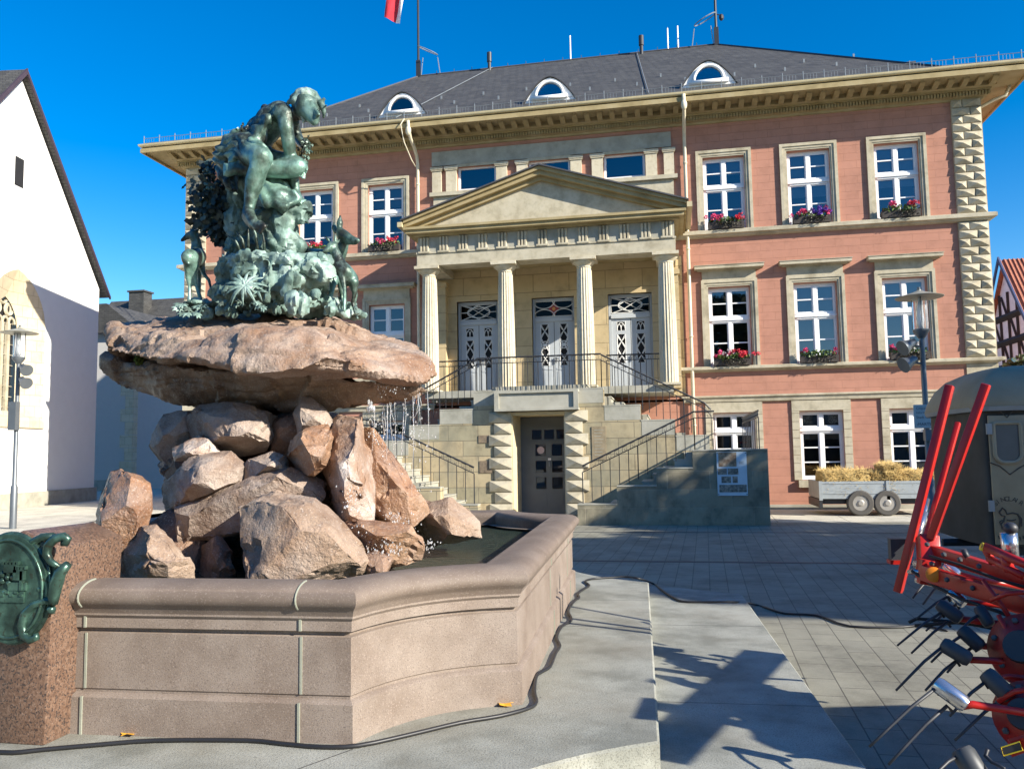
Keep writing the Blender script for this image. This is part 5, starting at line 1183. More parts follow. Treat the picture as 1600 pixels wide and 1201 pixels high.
m = MB(); [m.prism([(gx-.4,46,zt_+.02), (gx-.4,46+sg*(gw+.45),ev-.45*dz), (gx-.4,46+sg*(gw+.45),ev-.45*dz+.3), (gx-.4,46,zt_+.32)], (.08,0,0)) for sg in (-1, 1)]; m.build('bargeboard', flat('barge_blue', (.05,.07,.16), .7), ht)
def tree(name, label, cx, cy, h, r, trunk, nleaf, s, mat, cat='tree', flatten=.8, zc=None):
    t = thing(name, label, cat, (cx, cy, 0)); m = MB(); zc = zc or h-r*flatten
    m.tube([(cx,cy,0), (cx+.1,cy,zc*.5), (cx,cy+.1,zc)], [trunk, trunk*.75, trunk*.4], 9); cl = []
    for k in range(16):
        while True:
            p = Vector((R.uniform(-1,1), R.uniform(-1,1), R.uniform(-1,1)))
            if .25 < p.length < .95: break
        q = Vector((cx+p.x*r, cy+p.y*r, zc+p.z*r*flatten)); cl.append(q); m.tube([(cx,cy,zc*.6), ((cx+q.x)/2,(cy+q.y)/2,(zc*.7+q.z)/2+.3), q], [trunk*.35, trunk*.2, .02], 6)
    m.build('trunk', flat('bark', (.10,.075,.055), .9, bst=.5), t, True)
    f = MB()
    for q in cl: leafcloud(f, q, r*.42, r*.42, r*.34, nleaf//16, s, .3)
    f.build('crown', M(mat), t, recalc=False); return t
pm('foliage_deep', [(.018,.028,.010), (.045,.065,.02), (.075,.09,.03)], 1.2, .7, 20, 0, 0)
q = W(1585,585,29); tree('shrub', 'dark green shrub between the half timbered house and the horse trailer', q.x+.6, 29, q.z+.55, 1.7, .12, 5200, .11, 'foliage_deep', 'shrub', .8)
# ================================================================== surroundings just outside the frame that shade the square
def plainhouse(name, label, x0, x1, y0, y1, z, rz, axis, wmat):
    t = thing(name, label, 'house', ((x0+x1)/2, (y0+y1)/2, 0)); MB().box(x0, x1, y0, y1, 0, z).build('wall', M(wmat), t)
    m = MB(); e = .5
    if axis == 'x': m.prism([(x0-e,y0-e,z), (x0-e,(y0+y1)/2,rz), (x0-e,y1+e,z)], (x1-x0+2*e,0,0))
    else: m.prism([(x0-e,y0-e,z), ((x0+x1)/2,y0-e,rz), (x1+e,y0-e,z)], (0,y1-y0+2*e,0))
    m.build('roof', M('tile_red'), t)
    for side, yy in ((-1, y0), (1, y1)):
        n = int((x1-x0)/2.6)
        for k in range(n):
            for zz in (1.2, 4.4, 7.6):
                if zz+1.6 < z: c_ = x0+(k+.5)*(x1-x0)/n; MB().box(c_-.5, c_+.5, yy+side*.04, yy-side*.02, zz, zz+1.6).build('window', M('glass'), t)
    return t
plainhouse('town_house', 'plain house just beyond the right edge that shades the square', 20, 31, .6, 7.5, 10.2, 14.2, 'x', 'limewash')
plainhouse('town_house', 'long house behind the viewer mirrored in the windows', -60, 45, -56, -46, 7, 10.5, 'x', 'render_grey')
tree('broad_tree', 'broad tree just beyond the right edge casting dappled shade on the stair', 16.5, 11.4, 9.9, 2.8, .3, 6500, .17, 'foliage_deep')
tree('broad_tree', 'large tree behind the viewer mirrored in the lower windows', 4, -24, 15, 6, .4, 7000, .35, 'foliage_deep')
tree('broad_tree', 'second tree behind the viewer mirrored in the lower windows', -9, -25, 14.5, 5.5, .4, 6000, .35, 'foliage_deep')
# ================================================================== street lamps
flat('lamp_grey', (.14,.155,.17), .45, .4); flat('lamp_disc', (.30,.29,.24), .5, .2)
mg, nt, b = newmat('clear_glass'); b.inputs['Base Color'].default_value = (.9,.92,.92,1); b.inputs['Roughness'].default_value = .05; b.inputs['Transmission Weight'].default_value = .9; b.inputs['IOR'].default_value = 1.2; MATS['clear_glass'] = mg
def lamp(label, x, y, h=4.75, sgn=1):
    t = thing('street_lamp', label, 'street lamp', (x, y, 0), 'street lamps with round disc shades')
    m = MB(); m.lathe([(.085,0),(.085,1.05),(.055,1.12),(.05,h-.95)], (x,y,0), 12); m.build('pole', M('lamp_grey'), t, 40)
    m = MB(); m.lathe([(.06,h-.95),(.15,h-.82),(.15,h-.78),(.05,h-.76)], (x,y,0), 16); m.lathe([(.02,h-.04),(.03,h+.05)], (x,y,0), 10)
    for k in range(3): a = 2*math.pi*k/3+.4; m.tube([(x+.145*math.cos(a), y+.145*math.sin(a), h-.8), (x+.145*math.cos(a), y+.145*math.sin(a), h-.12)], .01, 5)
    m.build('collar', M('lamp_grey'), t, 40)
    MB().lathe([(.135,h-.78),(.135,h-.14)], (x,y,0), 18).build('glass_cylinder', M('clear_glass'), t, 40); MB().lathe([(.03,h-.76),(.06,h-.6),(.035,h-.3),(.02,h-.14)], (x,y,0), 10).build('bulb', M('white_paint'), t, True)
    MB().lathe([(.43,h-.16),(.44,h-.15),(.14,h-.06),(.04,h-.02),(.04,h)], (x,y,0), 28).build('disc_shade', M('lamp_disc'), t, 40)
    for dz, dx in ((-1.12,.0), (-1.45,.0)):
        m = MB(); a = Vector((x,y,h+dz)); d = Vector((.26*sgn, -.10, .04)); m.tube([a, a+d*.8], .022, 6); m.lathe([(.04,-.16),(.07,-.13),(.10,.02),(.15,.14),(.155,.17),(.02,.165)], a+d*1.0, 16, (.80*sgn,-.35,-.42)); m.tube([a+d*.6+Vector((0,0,.1)), a+d*.9+Vector((0,0,.12))], .014, 5); m.build('floodlight', M('lamp_grey'), t, 40)
    return t
qL = G(28,826); lamp('street lamp with round disc shade standing before the church on the left', qL.x-.15, qL.y, 5.15, 1)
m = MB(); a = W(25,660,qL.y); m.box(a.x-.10, a.x+.12, qL.y-.16, qL.y-.02, W(25,672,qL.y).z, W(25,628,qL.y).z); o = m.build('junction_box', M('lamp_grey')); rebase(o); tag(o, 'tall grey box strapped to the left lamp pole before the church', 'box')
qR = W(1450,700,17.0); lR = lamp('street lamp with round disc shade standing before the right windows of the town hall', qR.x, 17.0, 4.75, -1)
x0, x1 = W(1427,640,16.85).x, W(1474,640,16.85).x; z1, z0 = W(1440,632,16.85).z, W(1440,669,16.85).z
sg = thing('direction_sign', 'pale grey notice board with four lines of text on the right lamp pole', 'sign', ((x0+x1)/2, 16.85, z0))
q = realize(MB().box(x0, x1, 16.83, 16.86, z0, z1), [('BEVEL', dict(width=.012, segments=2))]); q.transform(Matrix.Translation(-LOC[sg.name])); link('board', q, flat('sign_grey', (.40,.46,.46), .5), sg)
def textmesh(s, size):
    cu = bpy.data.curves.new('t', 'FONT'); cu.body = s; cu.size = size; o = bpy.data.objects.new('t', cu); COL.objects.link(o); dg = bpy.context.evaluated_depsgraph_get()
    me = bpy.data.meshes.new_from_object(o.evaluated_get(dg)); bpy.data.objects.remove(o); return me
def text_on(mb, s, size, org, ux, uz):     # lay text on a plane
    me = textmesh(s, size); mb.add([org+ux*v.co.x+uz*v.co.y for v in me.vertices], [tuple(p.vertices) for p in me.polygons]); bpy.data.meshes.remove(me)
m = MB()
for s_, zz, sz in (('Citipower und', .80, .068), ('Informationstechnik', .62, .062), ('Stadt in NRW', .42, .068), ('›MARTS', .12, .075)): text_on(m, s_, sz, Vector((x0+.04, 16.827, z0+(z1-z0)*zz)), Vector((1,0,0)), Vector((0,0,1)))
m.build('lettering', M('lead_dark'), sg, recalc=False)
m = MB(); a = W(1452,677,16.85); m.box(a.x-.08, a.x+.09, 16.8, 16.95, W(1452,688,16.85).z, W(1452,671,16.85).z); o = m.build('control_box', M('lamp_grey')); rebase(o); tag(o, 'small dark box under the notice board on the right lamp pole', 'box')
# ================================================================== flat trailer with straw
TY = 22.0
tx0, tx1 = W(1281,770,TY).x, W(1492,770,TY).x; zb0, zb1 = W(1290,779,TY).z, W(1290,752,TY).z
ft = thing('flatbed_trailer', 'grey twin axle flatbed trailer loaded with straw before the ground floor windows', 'trailer', ((tx0+tx1)/2, TY, 0)); wdt = 1.7
flat('trailer_grey', (.36,.39,.40), .5, .3); flat('rim_grey', (.33,.31,.28), .5, .3); flat('tyre_dusty', (.085,.078,.07), .9, bst=.3)
m = MB()
for y_ in (TY, TY+wdt): 
    m.box(tx0, tx1, y_, y_+.03, zb0, zb1); m.box(tx0+.03, tx1-.03, y_-.012, y_, zb0+.12, zb0+.16); m.box(tx0+.03, tx1-.03, y_-.012, y_, zb1-.06, zb1-.02)
m.box(tx0, tx0+.03, TY+.03, TY+wdt, zb0, zb1); m.box(tx1-.03, tx1, TY+.03, TY+wdt, zb0, zb1)
for x_ in (tx0-.02, (tx0+tx1)/2, tx1-.06): m.box(x_, x_+.08, TY-.03, TY-.0, zb0-.04, zb1+.01)
m.build('sideboard', M('trailer_grey'), ft)
m = MB(); m.box(tx0+.03, tx1-.03, TY+.03, TY+wdt, zb0-.02, zb0+.03); m.box(tx0+.1, tx1, TY+.15, TY+.25, zb0-.14, zb0-.02); m.box(tx0+.1, tx1, TY+wdt-.25, TY+wdt-.15, zb0-.14, zb0-.02); m.box(tx0-.02, tx0+.06, TY, TY+wdt, zb0-.22, zb0-.02)
m.tube([(tx1-.6,TY+wdt/2,zb0-.1), (tx1+1.2,TY+wdt/2,zb0-.16)], .06, 6); m.box(tx0+.9, tx0+.96, TY+.05, TY+.1, .3, zb0); m.build('chassis', M('iron'), ft)
for px in (1345.5, 1387.5):
    c_ = W(px, 792, TY-.05)
    w_ = MB().lathe([(.19,.03),(.20,.0),(.29,.0),(.32,.03),(.32,.16),(.30,.19),(.17,.19)], (c_.x,TY-.05,.325), 28, (0,1,0)).build('wheel', M('tyre_dusty'), ft, 40)
    m = MB(); m.lathe([(.20,.0),(.185,-.012),(.17,.03),(.12,.04),(.09,.0),(.06,-.01),(.055,-.03),(.0,-.03)], (c_.x,TY-.03,.325), 20, (0,1,0)); m.build('rim', M('rim_grey'), w_, 40)
m = MB(); m.lathe([(.10,0),(.10,.07)], (tx1+.75,TY+wdt/2,.11), 14, (0,1,0)); m.tube([(tx1+.75,TY+wdt/2+.03,.1), (tx1+.75,TY+wdt/2+.03,.75)], .03, 6); m.build('jockey_wheel', M('rubber'), ft)
pm('straw', [(.30,.19,.06), (.52,.36,.13), (.66,.50,.22)], 45, .85, 90, .8, .01, stretch=(.5,1,1.4))
def bale(label, x0, x1, y0, y1, z0, z1, n):
    m = MB(); bm = bmesh.new(); bmesh.ops.create_cube(bm, size=1); bmesh.ops.subdivide_edges(bm, edges=bm.edges[:], cuts=7, use_grid_fill=True)
    for v in bm.verts:
        p = Vector((x0+(v.co.x+.5)*(x1-x0), y0+(v.co.y+.5)*(y1-y0), z0+(v.co.z+.5)*(z1-z0))); c_ = Vector(((x0+x1)/2,(y0+y1)/2,(z0+z1)/2)); p += (p-c_).normalized()*(fbm(p*6,3)*.13-.02*(v.co.length > .7)); v.co = p
    me = bpy.data.meshes.new('b'); bm.to_mesh(me); bm.free(); m.add([v.co.copy() for v in me.vertices], [tuple(p.vertices) for p in me.polygons]); bpy.data.meshes.remove(me)
    t = thing('straw_bale', label, 'straw bale', ((x0+x1)/2, (y0+y1)/2, z0), 'straw bales on the flatbed trailer'); m.build('bale_body', M('straw'), t, 40)
    s = MB()
    for _ in range(n*3):
        f = R.random(); q = Vector((R.uniform(x0,x1), y0-.01 if f < .5 else R.uniform(y0,y1), R.uniform(z0,z1) if f < .5 else z1)); d = Vector((R.gauss(0,1), R.gauss(-.3,.5), R.gauss(.25,.6))).normalized()*R.uniform(.05,.16); w_ = d.orthogonal().normalized()*.0055
        s.add([q-w_, q+d-w_*.5, q+d+w_*.5, q+w_], [(0,1,2,3)])
    s.build('loose_straw', M('straw'), t, recalc=False)
def bx(p0, p1, t0, t1): return W(p0,745,TY+.3).x, W(p1,745,TY+.3).x, W(1300,t1,TY+.3).z, W(1300,t0,TY+.3).z
for lab, p0, p1, t0, t1, dy in (('low wide straw bale at the left end of the flatbed trailer',1283,1356,735,755,0), ('short straw bale in the middle of the flatbed trailer',1357,1380,738,755,.05), ('tallest rounded straw bale on the flatbed trailer',1379,1406,727,755,-.02), ('straw bale at the right of the tallest one on the flatbed trailer',1407,1442,738,756,.04), ('straw bale at the right end of the flatbed trailer',1443,1484,741,757,.02)):
    a, b_, c_, d_ = bx(p0,p1,t0,t1); bale(lab, a, b_, TY+.06+max(0,dy), TY+1.2, zb0+.04, d_, 420)
# ================================================================== horse trailer
HY = 10.0
pm('trailer_tan', [(.24,.185,.105), (.30,.235,.14), (.35,.28,.17)], 2.5, .5, 30, .05, .003, speck=[(3, (.20,.15,.10), .62, .5)]); pm('trailer_dark', [(.03,.03,.027), (.046,.045,.04), (.06,.058,.052)], 2.5, .55, 30, .04, .003, spec=.2); pm('trailer_roof', [(.24,.195,.12), (.29,.24,.155), (.33,.275,.185)], 2, .6, 30, .04, .003)
hxL = W(1488,720,HY+.9).x; hxC = W(1546,720,HY).x; HL = 4.2; HWd = 1.9
hz0, hz1, hz2 = W(1510,853,HY).z, W(1510,640,HY).z, W(1590,574,HY+.8).z
tr = thing('horse_trailer', 'weathered tan and dark grey horse trailer with a rounded front and a lettered door', 'trailer', (hxC+1, HY+.95, 0))
def foot(o=0.0, n=12):
    rx = hxC-hxL; ry = .95; P_ = []
    for i in range(n+1): t = math.pi/2*i/n; P_.append((hxC-(rx+o)*math.cos(t)**.8, HY+ry-(ry+o)*math.sin(t)**.8))
    P_ += [(hxL+HL+o, HY-o), (hxL+HL+o, HY+HWd+o)]
    for i in range(n): t = math.pi/2*(1-i/n); P_.append((hxC-(rx+o)*math.cos(t)**.8, HY+HWd-ry+(ry+o)*math.sin(t)**.8))
    return P_
def loft(rings):
    m = MB(); n = len(rings[0]); m.add([p for r_ in rings for p in r_], [(i*n+k, i*n+(k+1) % n, (i+1)*n+(k+1) % n, (i+1)*n+k) for i in range(len(rings)-1) for k in range(n)] + [tuple(range(n-1,-1,-1)), tuple(range((len(rings)-1)*n, len(rings)*n))]); return m
fp = foot(); loft([[(x,y,hz0) for x, y in fp], [(x,y,hz1+.05) for x, y in fp]]).build('body', M('trailer_dark'), tr, 40)
rings = []
fx0, fx1, fy0, fy1 = hxL, hxL+HL, HY, HY+HWd
for o, t in ((-.05,0),(-.06,.08),(-.03,.3),(.05,.58),(.16,.80),(.32,.94),(.55,1.0)):
    kx = 1-2*o/(fx1-fx0); ky = 1-2*o/(fy1-fy0); rings.append([((x-(fx0+fx1)/2)*kx+(fx0+fx1)/2, (y-(fy0+fy1)/2)*ky+(fy0+fy1)/2, hz1+(hz2-hz1)*t) for x, y in foot(0)])
loft(rings).build('roof', M('trailer_roof'), tr, 60)
rings = [[(x,y,hz1-.02) for x, y in foot(.065)], [(x,y,hz1+.03) for x, y in foot(.075)]]; loft(rings).build('roof_lip', M('zinc'), tr)
dx0, dx1 = hxC+.0, hxC+1.05; dz0, dz1 = hz0+.02, hz1-.07; yd = HY-.035
q = realize(MB().box(dx0, dx1, yd, HY-.002, dz0, dz1), [('BEVEL', dict(width=.012, segments=2))]); q.transform(Matrix.Translation(-LOC[tr.name])); door = link('door', q, M('trailer_tan'), tr, 40)
MB().box(dx1+.03, hxL+HL-.02, HY-.03, HY-.001, dz0, dz1).build('side_panel', M('trailer_tan'), tr)
def D2(px, py): p = W(px, py, yd); return p
a, b_ = D2(1551,661), D2(1597,722)
def rrect(x0, x1, z0, z1, r, n=5):
    P_ = []
    for cx_, cz_, a0 in ((x1-r,z1-.03,0), (x0+r,z1-.03,math.pi/2), (x0+r,z0+r,math.pi), (x1-r,z0+r,1.5*math.pi)):
        rr = .03 if a0 < math.pi*.9 else r
        for i in range(n+1): t = a0+math.pi/2*i/n; P_.append((cx_+(rr if a0 > 3 else .03)*math.cos(t)+(0 if a0 > 3 else (r-.03)*(1 if a0 < 1 else -1)), cz_+rr*math.sin(t)))
    return P_
rp = rrect(a.x, b_.x, b_.z, a.z, .10)
MB().prism([(x,yd-.006,z) for x, z in rp], (0,.004,0)).build('pane', flat('smoked_pane', (.10,.105,.10), .25), door)
MB().tube([(x,yd-.01,z) for x, z in rp], .022, 6, closed=True).build('window_frame', M('trailer_roof'), door)
m = MB()
def groove(pts): m.tube([D2(*p)+Vector((0,-.003,0)) for p in pts], .007, 5)
groove([(1547,634),(1560,640),(1573,652),(1590,634),(1602,626)]); groove([(1545,722),(1562,728),(1578,741),(1593,730),(1610,722)]); m.build('pressed_line', flat('groove_dark', (.07,.055,.04), .7), door)
m = MB(); word = 'SINCLAIR'; cc = D2(1577,806); rad = .165
for i, ch in enumerate(word):
    t = math.radians(132-i*84/7); v = Vector((math.cos(t), 0, math.sin(t))); ux = Vector((v.z,0,-v.x))
    text_on(m, ch, .072, cc+v*rad-ux*.022+Vector((0,-.004,0)), ux, v)
m.build('lettering', M('groove_dark'), door, recalc=False)
m = MB()
def hl(pts, r=.007): m.tube([D2(*p)+Vector((0,-.004,0)) for p in pts], r, 5)
hl([(1561,800),(1566,793),(1571,797),(1573,803),(1582,801),(1590,803),(1594,812),(1592,824),(1589,828)], .009); hl([(1561,800),(1565,805),(1570,806),(1568,814),(1564,818),(1566,827)], .008); hl([(1573,812),(1581,813),(1587,811)]); hl([(1569,829),(1570,818),(1576,816),(1585,817),(1588,829)]); hl([(1566,812),(1562,815),(1564,820)]); hl([(1590,803),(1596,810),(1596,822)])
for k in range(8): hl([(1560+k*5.5,836+abs(3.5-k)*-1.6+6),(1562+k*5.5,841+abs(3.5-k)*-1.6+6)])
m.build('horse_drawing', M('groove_dark'), door)
for px, py in ((1544,670),(1548,790)): p = D2(px,py); MB().box(p.x-.025, p.x+.03, yd-.03, yd, p.z-.06, p.z+.06).build('hinge', M('zinc'), door)
for k in range(2):
    w_ = MB().lathe([(.16,0),(.29,0),(.31,.03),(.31,.17),(.29,.2),(.16,.2)], (hxC+1.7+k*.72,HY-.02,.31), 24, (0,1,0)).build('wheel', M('rubber'), tr, 40); MB().lathe([(.17,.03),(.1,-.01),(.0,-.01)], (hxC+1.7+k*.72,HY-.02,.31), 16, (0,1,0)).build('rim', M('rim_grey'), w_, 40)
m = MB(); m.box(hxL+.3, hxL+HL-.1, HY+.2, HY+HWd-.2, hz0-.12, hz0+.01); m.tube([(hxL+.4,HY+.95,hz0-.05), (hxL-.15,HY+.95,hz0-.06)], .05, 6); m.build('chassis', M('iron'), tr)
# ================================================================== red hay tedder
pm('tedder_red', [(.36,.010,.007), (.42,.013,.008), (.47,.018,.010)], 5, .36, 60, .12, .002, speck=[(9, (.20,.03,.02), .66, .5), (60, (.12,.04,.03), .70, .5)]); pm('tedder_deep', [(.20,.006,.005), (.27,.008,.006), (.31,.010,.008)], 5, .42, 60, .15, .003, speck=[(12, (.10,.02,.015), .62, .6)]); flat('tedder_dark', (.03,.033,.04), .5); flat('chrome', (.62,.62,.64), .22, .9, bst=.05); flat('tine_grey', (.065,.07,.075), .5, .2); flat('yellow_cap', (.75,.55,.03), .5)
T = W
td = thing('hay_tedder', 'folded bright red hay tedder with black spring tines at the right edge', 'farm machine', (3.2, 5.2, 0))
def sq(name, a, b_, w_, h_, mat='tedder_red', par=None, up=Vector((0,1,0))):   # rectangular bar a->b
    a, b_ = Vector(a), Vector(b_); t = (b_-a).normalized(); s_ = t.cross(up).normalized(); u = s_.cross(t)
    c_ = [s_*w_/2+u*h_/2, s_*w_/2-u*h_/2, -s_*w_/2-u*h_/2, -s_*w_/2+u*h_/2]
    m = MB().prism([a+k for k in c_], b_-a); q = realize(m, [('BEVEL', dict(width=.006, segments=2))]); q.transform(Matrix.Translation(-LOC[td.name])); return link(name, q, M(mat), par or td, 40)
UB = Vector((.6,.8,0)); sq('upright_bar', T(1403,925,5.9), T(1484,602,5.9), .052, .048, up=UB); sq('upright_bar', T(1454,842,5.75), T(1541,600,5.6), .05, .045, up=UB); sq('upright_bar', T(1446,842,6.05), T(1497,660,6.3), .035, .035, up=UB)
sq('arm_beam', T(1446,858,5.8), T(1760,957,4.7), .06, .085, up=Vector((0,0,1))); sq('arm_beam', T(1444,894,5.6), T(1760,995,4.5), .06, .095, up=Vector((0,0,1)))
sq('pivot_block', T(1452,886,5.72), T(1449,838,5.8), .12, .10); sq('pivot_block', T(1446,912,5.66), T(1450,874,5.66), .10, .12)
m = MB(); m.tube([T(1430,880,5.8), T(1458,884,5.7)], .03, 8); m.tube([T(1432,905,5.7), T(1462,912,5.6)], .022, 8); m.tube([T(1420,893,5.75), T(1440,893,5.65)], .016, 6); m.build('pivot_pin', M('chrome'), td, True)
m = MB(); m.cyl(T(1464,840,5.85), T(1441,845,5.85), .018); m.tube([T(1432,845,5.9), T(1445,800,6.0)], .022, 8); m.tube([T(1440,820,5.95), T(1450,780,6.1)], .014, 8); m.build('hydraulic_ram', M('chrome'), td, True)
q = T(1400,853,6.0); MB().box(q.x-.04, q.x+.06, 5.97, 6.05, T(1400,875,6).z, T(1400,841,6).z).build('tail_lamp', M('tedder_dark'), td); MB().box(q.x-.05, q.x+.05, 5.96, 6.06, T(1400,878,6).z-.01, T(1400,874,6).z).build('lamp_bracket', M('tedder_red'), td)
q = T(1459,897,5.48); MB().lathe([(.046,0),(.046,.012),(.03,.018)], q, 20, (-.2,-1,0)).build('reflector', M('amber'), td, 40)
m = MB(); m.tube([T(1538,854,5.1), T(1600,880,4.9), T(1700,915,4.7)], .026, 8); m.tube([T(1545,872,5.1), T(1600,900,4.9)], .022, 8); m.tube([T(1538,854,5.1), T(1552,880,5.1)], .022, 8); m.tube([T(1570,868,5.0), T(1578,892,5.0)], .03, 8); m.build('linkage_bracket', M('tedder_red'), td, True)
MB().cyl(T(1533,853,5.1), T(1541,856,5.1), .024).build('cap', M('yellow_cap'), td, True)
m = MB(); m.cyl(T(1579,872,5.2), T(1576,832,5.2), .045); m.build('chrome_post', M('chrome'), td, True); MB().ball(T(1579,825,5.18), (.04,.04,.035), 10, 7).build('knob', M('tedder_dark'), td, True)
m = MB(); m.tube([T(1505,858,5.5), T(1514,876,5.5)], .018, 6); m.build('lever', M('tedder_dark'), td, True)
for nm, (cx_, cy_, y_, r_) in (('rotor', (1606,1016,4.75,.19)), ('rotor', (1612,1120,4.3,.165))):
    c_ = T(cx_,cy_,y_); rt_ = MB().lathe([(.02,-.11),(r_*.6,-.10),(r_*.93,-.05),(r_,.0),(r_*.93,.05),(r_*.5,.10),(.05,.13)], c_, 28, (-.55,-.75,.35)).build(nm, M('tedder_deep'), td, 50)
    MB().lathe([(.01,.0),(r_*.40,.0),(r_*.44,.02),(r_*.40,.05)], c_+Vector((-.075,-.10,.045)), 20, (.55,.75,-.35)).build('hub', M('tedder_dark'), rt_, 40)
    for k in range(6):
        t_ = 2*math.pi*k/6; ax_ = Vector((-.55,-.75,.35)).normalized(); a_ = ax_.orthogonal().normalized(); b2_ = ax_.cross(a_); p_ = c_+(a_*math.cos(t_)+b2_*math.sin(t_))*r_*.72; MB().lathe([(.014,.05),(.016,.085),(.01,.09)], p_, 6, ax_).build('bolt', M('tine_grey'), rt_)
def tine(hold, arm, tines, y_, hm='tedder_dark', r=.042, am='tedder_red'):
    a, b_ = T(*hold[0], y_), T(*hold[1], y_-.05); d = (b_-a).normalized(); L = (b_-a).length
    r *= .84; t = MB().lathe([(.012,-.012),(r*.8,-.008),(r,.012),(r,L-.012),(r*.8,L+.006),(.012,L+.01)], a, 14, d).build('tine_holder', M(hm), td, 50)
    m = MB(); m.tube([T(*p, y_+.02) for p in arm], .018, 8); m.build('tine_arm', M(am), td, True)
    for p, q_ in tines:
        u, v = T(*p, y_-.02), T(*q_, y_-.12); w2 = (v-u); k = w2.cross(Vector((0,1,0))).normalized(); m = MB()
        m.tube([u+k*.03, u, u+w2*.35-k*.008, u+w2*.7-k*.004, v], [.008,.009,.008,.007,.006], 6); m.build('spring_tine', M('tedder_dark'), td, True)
tine(((1464,1068),(1508,1100)), ((1500,1103),(1520,1100),(1560,1106),(1660,1122)), (((1460,1076),(1358,1166)), ((1480,1102),(1388,1194))), 4.15, 'chrome', .046)
tine(((1541,1052),(1578,1088)), ((1560,1087),(1585,1092),(1660,1110)), (((1538,1066),(1484,1118)), ((1566,1092),(1492,1156))), 4.35, 'tine_grey', .05)
tine(((1474,1006),(1514,1030)), ((1512,1030),(1560,1032),(1660,1050)), (((1470,1012),(1400,1078)), ((1494,1032),(1446,1078))), 4.7, 'tine_grey', .048)
tine(((1503,984),(1532,1010)), ((1528,1008),(1570,1012),(1660,1030)), (((1503,992),(1455,1034)), ((1520,1010),(1480,1050))), 4.85, 'tedder_dark', .046)
tine(((1468,944),(1500,966)), ((1500,966),(1540,972),(1660,1000)), (((1470,957),(1402,1008)), ((1480,972),(1424,1020))), 5.15, 'tedder_dark', .045)
tine(((1486,926),(1506,942)), ((1505,940),(1560,945),(1660,975)), (((1480,932),(1432,966)), ((1494,944),(1447,985))), 5.4, 'chrome', .042)
tine(((1478,884),(1497,897)), ((1496,896),(1530,905),(1640,925)), (((1452,906),(1426,934)), ((1470,912),(1442,944))), 5.9, 'chrome', .036)
tine(((1503,1172),(1530,1215)), ((1530,1215),(1560,1230),(1660,1240)), (((1497,1180),(1455,1215)), ((1540,1180),(1570,1200))), 3.95, 'tine_grey', .06)
tine(((1530,950),(1546,975)), ((1540,972),(1570,975),(1640,985)), (((1530,960),(1500,985)),), 5.0, 'tedder_dark', .04)
m = MB(); p = [T(*q_) for q_ in ((1578,1158,4.0),(1606,1150,3.95),(1610,1172,3.95),(1582,1182,4.0))]; m.prism(p, (0,.03,0)); pb = m.build('gear_box', M('tedder_red'), td); m = MB(); p2 = [T(*q_) for q_ in ((1563,1166,3.97),(1592,1157,3.95),(1597,1170,3.95),(1567,1179,3.97))]; m.prism(p2, (0,-.006,0)); m.build('rating_plate', M('tedder_dark'), pb)
m = MB(); pl_ = [p2[0].lerp(p2[1],.5)*0+q_ for q_ in p2]; m.tube([q_+Vector((0,-.008,0)) for q_ in pl_], .003, 4, closed=True); m.build('plate_border', M('yellow_cap'), pb)
m = MB(); m.tube([T(1425,892,5.7), T(1460,915,5.5), T(1500,935,5.3), T(1560,955,5.0), T(1650,990,4.8)], .010, 6); m.tube([T(1452,868,5.6), T(1500,882,5.4), T(1560,905,5.2), T(1650,930,5)], .009, 6)
m.tube([T(1420,972,5.3), T(1432,966,5.3), T(1460,968,5.3), T(1520,975,5.2), T(1570,985,5.1), T(1580,975,5.1), T(1540,968,5.2), T(1480,973,5.2), T(1430,977,5.3)], .010, 6); m.build('hose', M('rubber'), td, True)
for (a_, b2_, y_) in (((1548,938),(1600,925),4.95), ((1535,905),(1600,1000),5.0), ((1560,960),(1600,1040),4.8), ((1545,1062),(1610,1060),4.5), ((1552,1004),(1600,992),4.8), ((1500,905),(1585,940),5.3), ((1560,1095),(1612,1075),4.3)):
    m = MB(); p, q = T(*a_, y_), T(*b2_, y_-.1); m.tube([p, p.lerp(q,.5)+Vector((0,0,.015)), q], .013, 7); m.build('brace', M('tedder_red'), td, True)
for (px_, py_, y_) in ((1475,866,5.55),(1500,874,5.45),(1530,884,5.35),(1480,905,5.42),(1520,918,5.3),(1560,931,5.15),(1449,850,5.70),(1456,880,5.62)):
    MB().lathe([(.016,0),(.016,.012),(.008,.02)], T(px_,py_,y_-.06), 6, (-.5,-.85,0)).build('bolt', M('tine_grey'), td)
# guessed off-frame half of the machine, shaped to cast its shadows (main frame, second pair of folded rotors, wheels)
sq('main_frame', T(1700,930,4.6), (4.9,3.2,.95), .16, .16); sq('main_frame', (3.2,3.3,.8), (5.2,4.4,.85), .14, .14); sq('upright_bar', (3.25,3.5,.7), (3.3,3.7,2.1), .09, .09); sq('upright_bar', (4.0,3.3,.8), (4.05,3.5,2.2), .09, .09); sq('arm_beam', (3.3,3.7,2.05), (4.1,3.45,2.1), .09, .09)
for cx_, cy_, cz_, r_ in ((3.35,3.6,1.25,.42), (3.9,3.35,1.2,.42), (3.05,3.2,.62,.3)):
    MB().lathe([(.02,-.05),(r_,-.03),(r_,.03),(.02,.05)], (cx_,cy_,cz_), 24, (-.3,.9,.2)).build('rotor', M('tedder_red'), td, 40)
sq('arm_beam', (3.25,5.55,1.5), (2.45,3.2,1.5), .17, .10, up=Vector((0,0,1))); sq('shadow_plate', (2.02,3.68,1.47), (2.6,3.62,1.47), .38, .02, up=Vector((0,0,1))); sq('shadow_block', (2.5,4.15,1.02), (4.1,4.5,1.05), .75, .55, up=Vector((0,0,1)))  # unseen beam, plate and block added to cast shadows on the steps
